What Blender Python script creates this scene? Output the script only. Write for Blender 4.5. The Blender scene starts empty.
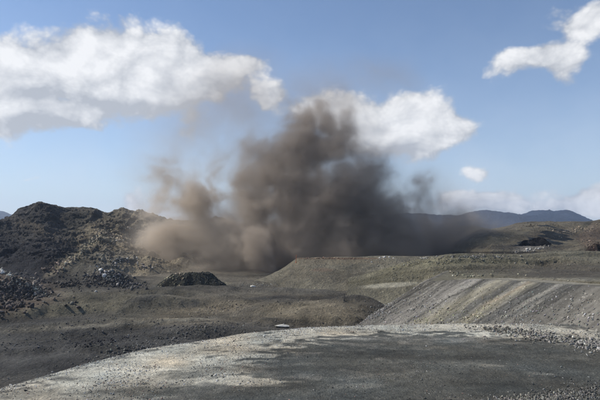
import bpy, math, random
import numpy as np
from mathutils import Vector, Euler
from mathutils.bvhtree import BVHTree

random.seed(7)
RNG = np.random.default_rng(7)
scene = bpy.context.scene
COL = scene.collection

# ------------------------------------------------------------------ camera
CAM_Z = 15.0
HFOV = math.radians(60.0)
FPX = 300 / math.tan(HFOV / 2)            # focal length for a 600 px wide picture
HORIZON = 228.0
PITCH = math.atan((HORIZON - 200) / FPX)
cam_data = bpy.data.cameras.new("camera")
cam_data.sensor_width = 36
cam_data.angle = HFOV
cam_data.clip_start = 0.5
cam_data.clip_end = 40000
cam = bpy.data.objects.new("camera", cam_data)
cam.location = (0, 0, CAM_Z)
cam.rotation_euler = (math.radians(90) + PITCH, 0, 0)
COL.objects.link(cam)
scene.camera = cam

# ------------------------------------------------------------------ sun and sky
SUN_AZ = math.radians(-78)      # measured from straight ahead, negative = left
SUN_EL = math.radians(42)
SUN_STRENGTH = 4.2
SKY_STRENGTH = 0.10
EXPOSURE = 0.08
sun_data = bpy.data.lights.new("sun", 'SUN')
sun_data.energy = SUN_STRENGTH
sun_data.angle = math.radians(0.5)
sun_data.color = (1.0, 0.93, 0.82)
sun = bpy.data.objects.new("sun", sun_data)
sun_dir = Vector((math.sin(SUN_AZ) * math.cos(SUN_EL), math.cos(SUN_AZ) * math.cos(SUN_EL), math.sin(SUN_EL)))
sun.rotation_euler = sun_dir.to_track_quat('Z', 'Y').to_euler()
sun.location = (-300, 0, 400)
COL.objects.link(sun)

scene.view_settings.view_transform = 'Standard'
scene.view_settings.look = 'None'
scene.view_settings.gamma = 1.0
scene.view_settings.exposure = EXPOSURE
scene.view_settings.use_curve_mapping = False
cy = scene.cycles
cy.volume_bounces = 3
cy.max_bounces = 8
cy.use_denoising = True
cy.volume_step_rate = 1.7
cy.use_adaptive_sampling = True
cy.adaptive_threshold = 0.025


def az_el(px, py):
    """direction of a picture point as azimuth and elevation"""
    v = np.array([px - 300, FPX * math.cos(PITCH) - (200 - py) * math.sin(PITCH),
                  FPX * math.sin(PITCH) + (200 - py) * math.cos(PITCH)], float)
    v /= np.linalg.norm(v)
    return math.atan2(v[0], v[1]), math.asin(v[2])


class NT:
    """small helper that writes node trees"""
    def __init__(self, tree):
        self.t = tree

    def n(self, kind, **kw):
        nd = self.t.nodes.new(kind)
        for k, v in kw.items():
            setattr(nd, k, v)
        return nd

    def put(self, sock, v):
        if v is None:
            return
        if isinstance(v, bpy.types.NodeSocket):
            self.t.links.new(v, sock)
        else:
            sock.default_value = v

    def m(self, op, a, b=None, c=None, clamp=False):
        nd = self.n('ShaderNodeMath', operation=op)
        nd.use_clamp = clamp
        for s, v in zip(nd.inputs, (a, b, c)):
            self.put(s, v)
        return nd.outputs[0]

    def sstep(self, x, lo, hi):
        nd = self.n('ShaderNodeMapRange', interpolation_type='SMOOTHSTEP')
        self.put(nd.inputs['Value'], x)
        self.put(nd.inputs['From Min'], lo)
        self.put(nd.inputs['From Max'], hi)
        return nd.outputs[0]

    def noise(self, vec, scale, detail=6, rough=0.55, dist=0.0, out='Fac'):
        nd = self.n('ShaderNodeTexNoise')
        self.put(nd.inputs['Vector'], vec)
        nd.inputs['Scale'].default_value = scale
        nd.inputs['Detail'].default_value = detail
        nd.inputs['Roughness'].default_value = rough
        nd.inputs['Distortion'].default_value = dist
        return nd.outputs[out]

    def mix(self, f, a, b, blend='MIX'):
        nd = self.n('ShaderNodeMix', data_type='RGBA', blend_type=blend)
        self.put(nd.inputs[0], f)
        for s, v in ((nd.inputs[6], a), (nd.inputs[7], b)):
            if isinstance(v, (tuple, list)):
                v = (*v[:3], 1)
            self.put(s, v)
        return nd.outputs[2]

    def comb(self, x, y, z):
        nd = self.n('ShaderNodeCombineXYZ')
        for s, v in zip(nd.inputs, (x, y, z)):
            self.put(s, v)
        return nd.outputs[0]


world = bpy.data.worlds.new("World")
scene.world = world
world.use_nodes = True
wt = world.node_tree
wt.nodes.clear()
W = NT(wt)
sky = W.n('ShaderNodeTexSky', sky_type='NISHITA')
sky.sun_disc = False
sky.sun_elevation = SUN_EL
sky.sun_rotation = SUN_AZ
sky.altitude = 600
sky.air_density = 1.0
sky.dust_density = 0.6
sky.ozone_density = 2.0
tc = W.n('ShaderNodeTexCoord')
dirv = tc.outputs['Generated']
sx = W.n('ShaderNodeSeparateXYZ')
W.put(sx.inputs[0], dirv)
X, Y, Z = sx.outputs
az = W.m('ARCTAN2', X, Y)
el = W.m('ARCSINE', W.m('MAXIMUM', W.m('MINIMUM', Z, 1.0), -1.0))
elc = W.m('MAXIMUM', el, 0.0)
# cloud coordinates: azimuth and elevation
cv = W.comb(az, W.m('MULTIPLY', el, 1.35), 0.37)
warp = W.noise(cv, 7.0, 3, 0.5, out='Color')
wsep = W.n('ShaderNodeSeparateXYZ')
W.put(wsep.inputs[0], warp)
wa = W.m('MULTIPLY', W.m('SUBTRACT', wsep.outputs[0], 0.5), 0.10)
we = W.m('MULTIPLY', W.m('SUBTRACT', wsep.outputs[1], 0.5), 0.06)
azw = W.m('ADD', az, wa)
elw = W.m('ADD', el, we)


def blob_field(blobs, A, E, basefn=None):
    tot = basefn
    for (px, py, rx, ry, amp) in blobs:
        a0, e0 = az_el(px, py)
        a1, _ = az_el(px + rx, py)
        _, e1 = az_el(px, py - ry)
        da = max(abs(a1 - a0), 1e-3)
        de = max(abs(e1 - e0), 1e-3)
        u = W.m('MULTIPLY', W.m('SUBTRACT', A, a0), 1 / da)
        v = W.m('MULTIPLY', W.m('SUBTRACT', E, e0), 1 / de)
        r2 = W.m('MULTIPLY_ADD', u, u, W.m('MULTIPLY', v, v))
        g = W.m('MULTIPLY', W.m('EXPONENT', W.m('MULTIPLY', r2, -0.9)), amp)
        tot = g if tot is None else W.m('ADD', tot, g)
    return tot


CLOUDS = [  # px, py, rx, ry, weight
    (40, 66, 60, 30, 0.9), (-20, 75, 50, 38, 0.9), (100, 60, 46, 32, 0.9), (132, 42, 38, 26, 0.8), (20, 112, 60, 24, 0.85),
    (175, 60, 38, 26, 0.85), (212, 74, 34, 24, 0.75), (248, 66, 26, 11, 0.7), (274, 66, 12, 8, 0.45), (160, 96, 50, 20, 0.85),
    (192, 122, 26, 18, 0.55), (100, 112, 46, 14, 0.55), (268, 98, 17, 12, 0.95), (8, 38, 30, 12, 0.35), (10, 132, 40, 8, 0.5),
    (322, 108, 34, 18, 1.0), (250, 70, 30, 14, 0.3), (300, 112, 24, 12, 0.5), (378, 124, 38, 26, 0.9), (432, 110, 34, 18, 1.0), (462, 126, 24, 11, 0.65), (405, 142, 46, 20, 0.85), (355, 148, 34, 22, 0.6),
    (480, 173, 14, 9, 0.9), (440, 140, 40, 18, 0.4), (350, 115, 26, 16, 0.5), (420, 120, 30, 24, 0.5), (62, 104, 12, 5, -0.5), (90, 90, 60, 20, 0.4), (30, 90, 60, 24, 0.3), (70, 125, 50, 8, 0.45), (170, 85, 40, 20, 0.35), (235, 85, 26, 14, 0.4), (290, 78, 14, 12, -0.4),
    (518, 66, 46, 13, 0.95), (552, 56, 32, 16, 0.9), (574, 72, 20, 22, 0.9), (584, 22, 34, 15, 0.95), (560, 8, 44, 8, 0.4), (545, 38, 22, 6, -0.5), (600, 30, 24, 20, 0.5),
    (605, 20, 20, 20, 0.5), (430, 195, 24, 10, 0.5), (520, 204, 70, 12, 1.1), (590, 205, 26, 15, 1.2), (470, 204, 34, 10, 0.85), (640, 200, 40, 16, 1.0),
    (130, 205, 16, 11, 1.0), (145, 185, 50, 14, 0.4), (95, 207, 24, 7, 0.5), (5, 185, 12, 3, 0.5), (35, 180, 10, 3, 0.4),
    (660, 60, 40, 20, 0.8), (740, 110, 70, 24, 0.9), (-120, 100, 50, 26, 0.8), (-190, 190, 60, 18, 0.8), (760, 200, 90, 14, 0.9),
    (210, -90, 70, 26, 0.7), (640, -60, 80, 24, 0.6),
]
det = W.noise(cv, 11.0, 8, 0.52, 0.2)
wv = W.n('ShaderNodeVectorMath', operation='MULTIPLY_ADD')
W.put(wv.inputs[0], warp); wv.inputs[1].default_value = (0.05, 0.05, 0.0); W.put(wv.inputs[2], cv)
vo_ = W.n('ShaderNodeTexVoronoi', feature='SMOOTH_F1')
W.put(vo_.inputs['Vector'], wv.outputs[0]); vo_.inputs['Scale'].default_value = 19.0; vo_.inputs['Detail'].default_value = 3.0; vo_.inputs['Roughness'].default_value = 0.6; vo_.inputs['Smoothness'].default_value = 0.5
det2 = W.m('SUBTRACT', 1.13, vo_.outputs['Distance'])
detm = W.m('ADD', W.m('MULTIPLY', W.m('SUBTRACT', det, 0.5), 2.6), W.m('MULTIPLY', W.m('SUBTRACT', det2, 0.5), 1.5))
# the rest of the sky, behind and beside the picture, carries the same kind of broken cumulus
gen = W.noise(W.comb(X, Y, W.m('MULTIPLY', Z, 2.2)), 2.3, 3, 0.5)
away = W.sstep(W.m('ABSOLUTE', az), 0.85, 1.15)
high = W.sstep(el, 0.62, 0.8)
outm = W.m('MAXIMUM', away, high)
genf = W.m('MULTIPLY', W.m('MULTIPLY', W.sstep(gen, 0.48, 0.68), outm), 0.85)
field = blob_field(CLOUDS, azw, elw, genf)
cov_raw = W.m('ADD', W.m('MULTIPLY', field, 1.22), W.m('MULTIPLY', detm, 0.42))
cov = W.sstep(cov_raw, 0.24, 0.92)
thick = W.sstep(cov_raw, 0.45, 1.2)
SHADES = [
    (25, 95, 60, 8, 0.9), (20, 130, 46, 8, 1.5), (130, 108, 60, 10, 0.9), (215, 104, 44, 22, 0.8), (60, 124, 50, 7, 0.9), (190, 124, 40, 18, 0.7),
    (410, 154, 50, 12, 0.8), (385, 130, 24, 7, 0.5), (350, 142, 30, 14, 0.6), (575, 88, 20, 8, 0.5), (0, 100, 60, 12, 0.6), (530, 80, 40, 5, 0.4), (520, 212, 90, 5, 0.5),
    (225, 84, 16, 10, 0.5), (100, 84, 30, 6, 0.4), (450, 132, 24, 5, 0.3),
]
shade_f = blob_field(SHADES, azw, elw)
lit_n = W.noise(cv, 9.0, 8, 0.6, 0.4)
# relief: the same billows sampled a little towards the sun
off = W.n('ShaderNodeVectorMath', operation='ADD')
W.put(off.inputs[0], cv); off.inputs[1].default_value = (-0.016, 0.026, 0.0)
det_o = W.noise(off.outputs[0], 11.0, 5, 0.55, 0.35)
det_s = W.noise(cv, 11.0, 5, 0.55, 0.35)
relief = W.m('MULTIPLY', W.m('SUBTRACT', det_s, det_o), 2.0)
lit = W.m('SUBTRACT', W.m('MULTIPLY_ADD', thick, 0.36, 0.62), W.m('MULTIPLY', shade_f, 0.62))
lit = W.m('ADD', lit, W.m('MULTIPLY', W.m('SUBTRACT', lit_n, 0.5), 1.0))
lit = W.m('ADD', lit, W.m('MULTIPLY', W.m('SUBTRACT', det2, 0.5), 0.55))
lit = W.m('ADD', lit, relief, clamp=True)
cloud_col = W.mix(lit, (4.7, 4.95, 5.4), (9.2, 9.25, 9.35))
skycol = W.mix(1.0, sky.outputs[0], (0.92, 1.0, 1.08), 'MULTIPLY')
# thin high haze whitening the sky towards the horizon all round
thin = W.m('MULTIPLY', W.m('EXPONENT', W.m('MULTIPLY', elc, -5.5)), W.m('MULTIPLY_ADD', det, 0.55, 0.5), clamp=True)
skycol = W.mix(thin, skycol, (6.4, 6.9, 7.7))
skycol = W.mix(1.0, skycol, (1.06, 1.09, 1.12), 'MULTIPLY')
covs = W.m('MULTIPLY', cov, 0.95)
final = W.mix(covs, skycol, cloud_col)
bg = W.n('ShaderNodeBackground')
W.put(bg.inputs[0], final)
bg.inputs[1].default_value = SKY_STRENGTH
wo = W.n('ShaderNodeOutputWorld')
W.put(wo.inputs[0], bg.outputs[0])
world.cycles.sampling_method = 'MANUAL'
world.cycles.sample_map_resolution = 1024


# ------------------------------------------------------------------ geometry helpers
def P(px, py, d):
    """world point seen at picture point (px, py), d metres ahead of the viewer"""
    fy = FPX * math.cos(PITCH) - (200 - py) * math.sin(PITCH)
    fz = FPX * math.sin(PITCH) + (200 - py) * math.cos(PITCH)
    s = d / fy
    return ((px - 300) * s, d, CAM_Z + fz * s)


def PZ(px, z, d):
    """point of height z, d metres ahead, in the direction of column px"""
    fy = FPX * math.cos(PITCH)
    return ((px - 300) * d / fy, d, z)


def proj(x, y, z):
    """where world points fall in the photograph (used to transfer the colours of the ground)"""
    c, s = math.cos(PITCH), math.sin(PITCH)
    f = y * c + (z - CAM_Z) * s
    u = -y * s + (z - CAM_Z) * c
    f = np.maximum(f, 1.0)
    return 300 + FPX * x / f, 200 - FPX * u / f


def _hash(ix, iy, iz, seed):
    h = (ix * np.uint32(374761393) + iy * np.uint32(668265263) + iz * np.uint32(2147483647) + np.uint32(seed * 974711 + 11))
    h = (h ^ (h >> np.uint32(13))) * np.uint32(1274126177)
    h = h ^ (h >> np.uint32(16))
    return h.astype(np.float32) * np.float32(1.0 / 4294967295.0)


def vnoise(x, y, z, seed=0):
    x = np.asarray(x, np.float32); y = np.asarray(y, np.float32); z = np.asarray(z, np.float32)
    fx, fy, fz = np.floor(x), np.floor(y), np.floor(z)
    tx, ty, tz = x - fx, y - fy, z - fz
    tx = tx * tx * (3 - 2 * tx); ty = ty * ty * (3 - 2 * ty); tz = tz * tz * (3 - 2 * tz)
    ix = fx.astype(np.int64).astype(np.uint32); iy = fy.astype(np.int64).astype(np.uint32); iz = fz.astype(np.int64).astype(np.uint32)
    o = np.uint32(1)
    def L(a, b, t): return a + (b - a) * t
    r0 = L(L(_hash(ix, iy, iz, seed), _hash(ix + o, iy, iz, seed), tx), L(_hash(ix, iy + o, iz, seed), _hash(ix + o, iy + o, iz, seed), tx), ty)
    r1 = L(L(_hash(ix, iy, iz + o, seed), _hash(ix + o, iy, iz + o, seed), tx), L(_hash(ix, iy + o, iz + o, seed), _hash(ix + o, iy + o, iz + o, seed), tx), ty)
    return L(r0, r1, tz) * 2 - 1


def fbm(x, y, z=None, scale=1.0, octv=5, gain=0.5, seed=0, ridged=False):
    if z is None:
        z = np.zeros_like(x)
    tot = 0.0; amp = 1.0; norm = 0.0; f = 1.0 / scale
    for k in range(octv):
        n = vnoise(x * f + 17.3 * k, y * f + 5.1 * k, z * f + 9.7 * k, seed + k)
        if ridged:
            n = 1 - 2 * np.abs(n)
        tot = tot + n * amp
        norm += amp; amp *= gain; f *= 2.03
    return tot / norm


def sm(x, a, b):
    t = np.clip((x - a) / (b - a), 0, 1)
    return t * t * (3 - 2 * t)


def lerp(a, b, t):
    return a + (b - a) * t


def tag(o, label=None, cat=None, group=None, kind=None):
    if label: o['label'] = label
    if cat: o['category'] = cat
    if group: o['group'] = group
    if kind: o['kind'] = kind
    return o


def grid_mesh(name, V, nu, nv, colors, mat, parent=None, smooth=True):
    """V (nv, nu, 3) -> one quad sheet with a colour per vertex"""
    me = bpy.data.meshes.new(name)
    idx = np.arange(nu * nv).reshape(nv, nu)
    q = np.stack([idx[:-1, :-1], idx[:-1, 1:], idx[1:, 1:], idx[1:, :-1]], -1).reshape(-1, 4)
    me.vertices.add(nu * nv)
    me.vertices.foreach_set('co', V.reshape(-1).astype(np.float32))
    me.loops.add(q.size)
    me.loops.foreach_set('vertex_index', q.reshape(-1).astype(np.int32))
    me.polygons.add(len(q))
    me.polygons.foreach_set('loop_start', np.arange(0, q.size, 4, dtype=np.int32))
    me.polygons.foreach_set('use_smooth', np.full(len(q), smooth))
    me.update(calc_edges=True)
    if colors is not None:
        a = me.color_attributes.new('tint', 'FLOAT_COLOR', 'POINT')
        c = np.ones((nu * nv, 4), np.float32); c[:, :3] = colors.reshape(-1, 3)
        if mat is not M_MOUNT: c[:, :3] *= np.array([1.04, 1.01, 0.94], np.float32)
        c[:, :3] = np.clip(c[:, :3], 0.008, 0.7)
    a.data.foreach_set('color', c.reshape(-1))
    me.materials.append(mat)
    o = bpy.data.objects.new(name, me)
    COL.objects.link(o)
    if parent: o.parent = parent
    return o


def paint(px, py, base, patches, wob=None, softk=1.0, tex=None):
    """patches: (cx, cy, rx, ry, angle_deg, colour, strength, softness) placed over the base colour"""
    c = np.zeros(px.shape + (3,), np.float32) + np.array(base, np.float32)
    for (cx, cy_, rx, ry, ang, colr, st, soft) in patches:
        a = math.radians(ang)
        dx, dy = px - cx, py - cy_
        u = (dx * math.cos(a) - dy * math.sin(a)) / rx
        v = (dx * math.sin(a) + dy * math.cos(a)) / ry
        r = np.sqrt(u * u + v * v)
        soft = soft * softk
        if wob is not None:
            r = r + wob
        w = st * (1 - sm(r, 1 - soft, 1 + soft))
        if tex is not None and ry < 6:
            w = w * sm(tex + (1 - r) * 0.35, -0.08, 0.22)
        c = c * (1 - w[..., None]) + np.array(colr, np.float32) * w[..., None]
    return c


# ------------------------------------------------------------------ materials
def ground_mat(name, grain=1.0, bump=0.4, var=0.35, speck=0.25, speck_scale=4.0, rough=0.95, big=0.05, streak=None):
    m = bpy.data.materials.new(name)
    m.use_nodes = True
    t = m.node_tree
    t.nodes.clear()
    G = NT(t)
    tcn = G.n('ShaderNodeTexCoord')
    v = tcn.outputs['Object']
    at = G.n('ShaderNodeVertexColor', layer_name='tint')
    n1 = G.noise(v, big, 8, 0.62)
    n2 = G.noise(v, grain, 8, 0.65)
    n3 = G.noise(v, grain * 6, 5, 0.7)
    val = G.m('ADD', 1.0, G.m('MULTIPLY', G.m('SUBTRACT', n1, 0.5), var * 4.5))
    val = G.m('MULTIPLY', val, G.m('ADD', 1.0, G.m('MULTIPLY', G.m('SUBTRACT', n2, 0.5), var * 3.8)))
    val = G.m('MULTIPLY', val, G.m('ADD', 1.0, G.m('MULTIPLY', G.m('SUBTRACT', n3, 0.5), var * 4.2)))
    if streak:
        mp = G.n('ShaderNodeMapping')
        G.put(mp.inputs['Vector'], v)
        mp.inputs['Scale'].default_value = streak
        n4 = G.noise(mp.outputs[0], 1.0, 7, 0.65)
        val = G.m('MULTIPLY', val, G.m('ADD', 1.0, G.m('MULTIPLY', G.m('SUBTRACT', n4, 0.5), 1.5)))
    val = G.m('MULTIPLY', G.m('MAXIMUM', val, 0.12), 1.1)
    vs = G.n('ShaderNodeVectorMath', operation='SCALE')
    G.put(vs.inputs[0], at.outputs[0])
    G.put(vs.inputs['Scale'], val)
    vor = G.n('ShaderNodeTexVoronoi', feature='F1')
    G.put(vor.inputs['Vector'], v)
    vor.inputs['Scale'].default_value = speck_scale
    csep = G.n('ShaderNodeSeparateColor')
    G.put(csep.inputs[0], vor.outputs['Color'])
    sp = G.m('MULTIPLY', G.m('GREATER_THAN', csep.outputs[0], 1 - speck), G.sstep(vor.outputs['Distance'], 0.42, 0.2))
    spd = G.m('MULTIPLY', G.m('GREATER_THAN', csep.outputs[1], 1 - speck * 0.8), G.sstep(vor.outputs['Distance'], 0.45, 0.25))
    light = G.n('ShaderNodeVectorMath', operation='SCALE')
    G.put(light.inputs[0], vs.outputs[0]); light.inputs['Scale'].default_value = 1.9
    dark = G.n('ShaderNodeVectorMath', operation='SCALE')
    G.put(dark.inputs[0], vs.outputs[0]); dark.inputs['Scale'].default_value = 0.5
    c = G.mix(sp, vs.outputs[0], light.outputs[0])
    c = G.mix(spd, c, dark.outputs[0])
    b = G.n('ShaderNodeBsdfPrincipled')
    G.put(b.inputs['Base Color'], c)
    b.inputs['Roughness'].default_value = rough
    b.inputs['Specular IOR Level'].default_value = 0.2
    hb = G.m('ADD', G.m('MULTIPLY', n2, 1.0 / grain), G.m('MULTIPLY', n3, 0.35 / grain))
    hb = G.m('ADD', hb, G.m('MULTIPLY', sp, 0.6 / speck_scale))
    bp = G.n('ShaderNodeBump')
    bp.inputs['Strength'].default_value = bump
    bp.inputs['Distance'].default_value = 1.0
    G.put(bp.inputs['Height'], hb)
    G.put(b.inputs['Normal'], bp.outputs[0])
    o = G.n('ShaderNodeOutputMaterial')
    G.put(o.inputs[0], b.outputs[0])
    return m


def rock_mat(name):
    m = bpy.data.materials.new(name)
    m.use_nodes = True
    t = m.node_tree
    t.nodes.clear()
    G = NT(t)
    at = G.n('ShaderNodeVertexColor', layer_name='tint')
    v = G.n('ShaderNodeTexCoord').outputs['Object']
    n = G.noise(v, 2.5, 5, 0.65)
    vs = G.n('ShaderNodeVectorMath', operation='SCALE')
    G.put(vs.inputs[0], at.outputs[0])
    G.put(vs.inputs['Scale'], G.m('ADD', 0.55, G.m('MULTIPLY', n, 0.9)))
    b = G.n('ShaderNodeBsdfPrincipled')
    G.put(b.inputs['Base Color'], vs.outputs[0])
    b.inputs['Roughness'].default_value = 0.9
    b.inputs['Specular IOR Level'].default_value = 0.25
    bp = G.n('ShaderNodeBump'); bp.inputs['Strength'].default_value = 0.5
    G.put(bp.inputs['Height'], n); G.put(b.inputs['Normal'], bp.outputs[0])
    o = G.n('ShaderNodeOutputMaterial'); G.put(o.inputs[0], b.outputs[0])
    return m


M_PAD = ground_mat('crushed_stone', grain=0.9, bump=0.7, var=0.34, speck=0.30, speck_scale=4.5, big=0.16)
M_FLOOR = ground_mat('quarry_floor_dirt', grain=0.22, bump=1.0, var=0.34, speck=0.09, speck_scale=1.3, big=0.05)
M_BANK = ground_mat('tipped_spoil', grain=0.8, bump=0.5, var=0.25, speck=0.20, speck_scale=1.6, big=0.06)
M_BENCH = ground_mat('olive_dirt', grain=0.14, bump=1.0, var=0.32, speck=0.08, speck_scale=0.9, big=0.05)
M_HILL = ground_mat('hill_rock', grain=0.10, bump=1.0, var=0.35, speck=0.10, speck_scale=0.25, big=0.02)
M_FAR = ground_mat('far_hill_dirt', grain=0.12, bump=1.0, var=0.32, speck=0.14, speck_scale=0.5, big=0.03)
M_MOUNT = ground_mat('hazy_mountain_rock', grain=0.006, bump=0.6, var=0.4, speck=0.08, speck_scale=0.01, big=0.0012)
M_ROCK = rock_mat('broken_rock')


# ------------------------------------------------------------------ ground sheet reaching the horizon
def ring_ground():
    nr, na = 60, 96
    r = np.concatenate([[0.0], np.geomspace(30, 7700, nr - 1)])
    a = np.linspace(0, 2 * math.pi, na)
    R, A = np.meshgrid(r, a, indexing='ij')
    x, y = R * np.cos(A), R * np.sin(A)
    z = -24 + fbm(x, y, scale=300, octv=4, seed=3) * np.clip(R / 1500, 0.1, 1) * 4
    c = np.zeros((nr, na, 3)) + np.array([0.085, 0.08, 0.07])
    o = grid_mesh('ground', np.stack([x, y, z], -1), na, nr, c, M_FAR)
    tag(o, 'wide grey brown plain under the quarry reaching the horizon', kind='structure')


ring_ground()

# ------------------------------------------------------------------ near pad
PAD_EDGE_PX = [(-900, 405), (-420, 402), (-150, 396), (-60, 390), (0, 383), (75, 362), (150, 345), (240, 331), (300, 325), (400, 321), (500, 321.5),
               (640, 321), (900, 330)]
edge = []
for (a_, b_) in PAD_EDGE_PX:
    dpy = b_ - 228
    d_ = CAM_Z * FPX / dpy
    edge.append(((a_ - 300) * d_ / FPX, d_))
edge = np.array(edge)


def poly_dist(x, y, pts, signed_axis=True):
    """distance to a polyline and which side (positive = beyond it, left of its direction)"""
    best = np.full(x.shape, 1e9); side = np.ones(x.shape); par = np.zeros(x.shape)
    L = 0.0
    for i in range(len(pts) - 1):
        a, b = pts[i], pts[i + 1]
        d = b - a
        ll = math.hypot(*d)
        t = np.clip(((x - a[0]) * d[0] + (y - a[1]) * d[1]) / (ll * ll), 0, 1)
        qx, qy = a[0] + d[0] * t, a[1] + d[1] * t
        dist = np.hypot(x - qx, y - qy)
        s = np.sign(d[0] * (y - a[1]) - d[1] * (x - a[0]))
        upd = dist < best
        best = np.where(upd, dist, best); side = np.where(upd, s, side); par = np.where(upd, L + t * ll, par)
        L += ll
    return best * side, par


def pad_height(x, y):
    sd, _ = poly_dist(x, y, edge)
    sd = sd + fbm(x, y, scale=7, octv=4, seed=21) * 0.9
    z = fbm(x, y, scale=14, octv=4, seed=20) * 0.22 + fbm(x, y, scale=1.6, octv=3, seed=22) * 0.045
    fall = np.maximum(sd, 0) * 0.66
    soft = np.where(sd > -3, (sd + 3) ** 2 / 30, 0)
    drop = np.where(sd > 0, fall + 0.3, soft)
    return z - np.minimum(drop, 24) + 0.0


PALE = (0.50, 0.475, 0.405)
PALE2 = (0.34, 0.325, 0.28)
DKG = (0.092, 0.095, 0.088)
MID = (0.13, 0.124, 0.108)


def pad_color(x, y, z, wobn=0.35):
    px, py = proj(x, y, z * 0)
    w1 = fbm(x, y * 0.6, scale=9, octv=5, seed=31)
    w2 = fbm(x * 0.5, y, scale=3.0, octv=4, seed=32)
    w3 = fbm(x * 0.6, y, scale=0.9, octv=3, seed=33)
    w4 = fbm(x * 0.3, y, scale=2.2, octv=4, seed=34, gain=0.65)
    wob = w1 * 0.42 + w2 * 0.40 + w3 * 0.75
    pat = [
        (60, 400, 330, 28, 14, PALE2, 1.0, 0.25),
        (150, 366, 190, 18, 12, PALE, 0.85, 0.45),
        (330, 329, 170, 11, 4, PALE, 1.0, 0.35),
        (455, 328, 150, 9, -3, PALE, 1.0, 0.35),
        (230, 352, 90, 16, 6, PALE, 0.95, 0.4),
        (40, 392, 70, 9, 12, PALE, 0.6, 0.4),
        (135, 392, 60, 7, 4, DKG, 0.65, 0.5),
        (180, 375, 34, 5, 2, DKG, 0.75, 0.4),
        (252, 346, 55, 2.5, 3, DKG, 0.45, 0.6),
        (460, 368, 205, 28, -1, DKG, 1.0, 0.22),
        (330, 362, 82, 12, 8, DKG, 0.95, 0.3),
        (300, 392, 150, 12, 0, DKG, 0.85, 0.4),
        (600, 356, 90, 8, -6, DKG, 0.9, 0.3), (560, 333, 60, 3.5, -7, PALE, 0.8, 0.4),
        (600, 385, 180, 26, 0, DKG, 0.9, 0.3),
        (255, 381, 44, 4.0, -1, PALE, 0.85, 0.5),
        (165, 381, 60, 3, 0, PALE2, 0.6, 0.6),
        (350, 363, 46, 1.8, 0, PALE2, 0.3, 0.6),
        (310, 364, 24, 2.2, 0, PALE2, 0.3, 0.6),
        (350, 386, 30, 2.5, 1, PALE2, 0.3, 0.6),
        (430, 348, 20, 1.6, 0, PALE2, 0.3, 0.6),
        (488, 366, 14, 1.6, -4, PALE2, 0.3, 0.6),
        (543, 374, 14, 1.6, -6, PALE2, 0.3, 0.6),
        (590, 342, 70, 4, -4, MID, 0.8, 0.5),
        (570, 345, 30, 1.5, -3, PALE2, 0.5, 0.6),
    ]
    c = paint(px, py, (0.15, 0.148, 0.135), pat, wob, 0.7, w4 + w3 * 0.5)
    # pinkish and greenish stone in the pale crust
    tint = fbm(x, y, scale=5, octv=3, seed=35)[..., None]
    c = c * (1 + tint * np.array([0.10, 0.0, -0.10]))
    sv = fbm(x * 0.35, y * 1.2, scale=3.2, octv=5, seed=36, gain=0.6)[..., None]
    sv2 = fbm(x * 0.25, y, scale=9, octv=4, seed=37)[..., None]
    c = c * (1 + 0.7 * sv) * (1 + 0.5 * sv2) + np.maximum(sv2 - 0.18, 0) * 0.10
    # beyond the rim the dark fill of the slope
    sd, _ = poly_dist(x, y, edge)
    k = sm(sd + w1, 0.2, 1.6)[..., None]
    c = c * (1 - k) + np.array([0.085, 0.083, 0.078]) * k
    return c


def build_pad():
    xs = np.concatenate([np.arange(-95, -36, 1.6), np.arange(-36, 56, 0.22), np.arange(56, 130, 1.6)])
    ys = np.concatenate([np.arange(-40, 36, 2.0), np.arange(36, 100, 0.26), np.arange(100, 140, 2.0)])
    Xg, Yg = np.meshgrid(xs, ys)
    Zg = pad_height(Xg, Yg)
    C = pad_color(Xg, Yg, Zg)
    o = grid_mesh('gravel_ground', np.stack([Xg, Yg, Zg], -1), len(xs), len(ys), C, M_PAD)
    tag(o, 'nearest flat ground of pale crushed stone around a dark centre', kind='structure')
    return o


pad = build_pad()

# ------------------------------------------------------------------ quarry floor
FLOOR_Z = -17.0
BUMPS = [  # px, distance, radius across, radius deep, height
    (2, 232, 26, 24, 9.0), (-90, 225, 40, 30, 10.0), (82, 222, 24, 20, 3.6), (40, 196, 22, 14, 2.4), (150, 205, 26, 16, 2.6), (112, 300, 20, 14, 6.5), (70, 285, 16, 12, 3.0),
    (312, 186, 20, 16, 4.2), (352, 196, 18, 14, 3.8), (270, 200, 18, 14, 2.6), (215, 218, 16, 10, 2.8), (150, 250, 30, 16, 1.6),
    (195, 262, 30, 10, 2.2), (250, 290, 22, 10, 2.2), (90, 165, 24, 10, 1.8), (30, 150, 20, 12, 1.2), (200, 160, 24, 10, 2.0), (330, 240, 30, 12, 1.6), (108, 132, 13, 5, 1.6),
]


RIDGES = [  # from (px, distance) to (px, distance), half width, height, steepness of the near side
    (-40, 175, 130, 196, 12, 3.2, 0.6), (120, 200, 262, 212, 11, 3.0, 0.6), (-80, 150, 90, 158, 8, 1.6, 0.7), (60, 150, 240, 176, 8, 1.8, 0.6), (70, 236, 210, 246, 10, 2.4, 0.7),
    (255, 170, 372, 176, 9, 3.0, 0.6), (262, 196, 380, 200, 8, 2.6, 0.7), (190, 268, 300, 262, 8, 1.8, 0.8), (10, 205, 100, 214, 10, 2.6, 0.6), (300, 228, 380, 224, 7, 1.6, 0.7),
    (-60, 128, 100, 138, 6, 1.2, 0.6), (140, 150, 300, 160, 6, 1.4, 0.6),
]


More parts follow.
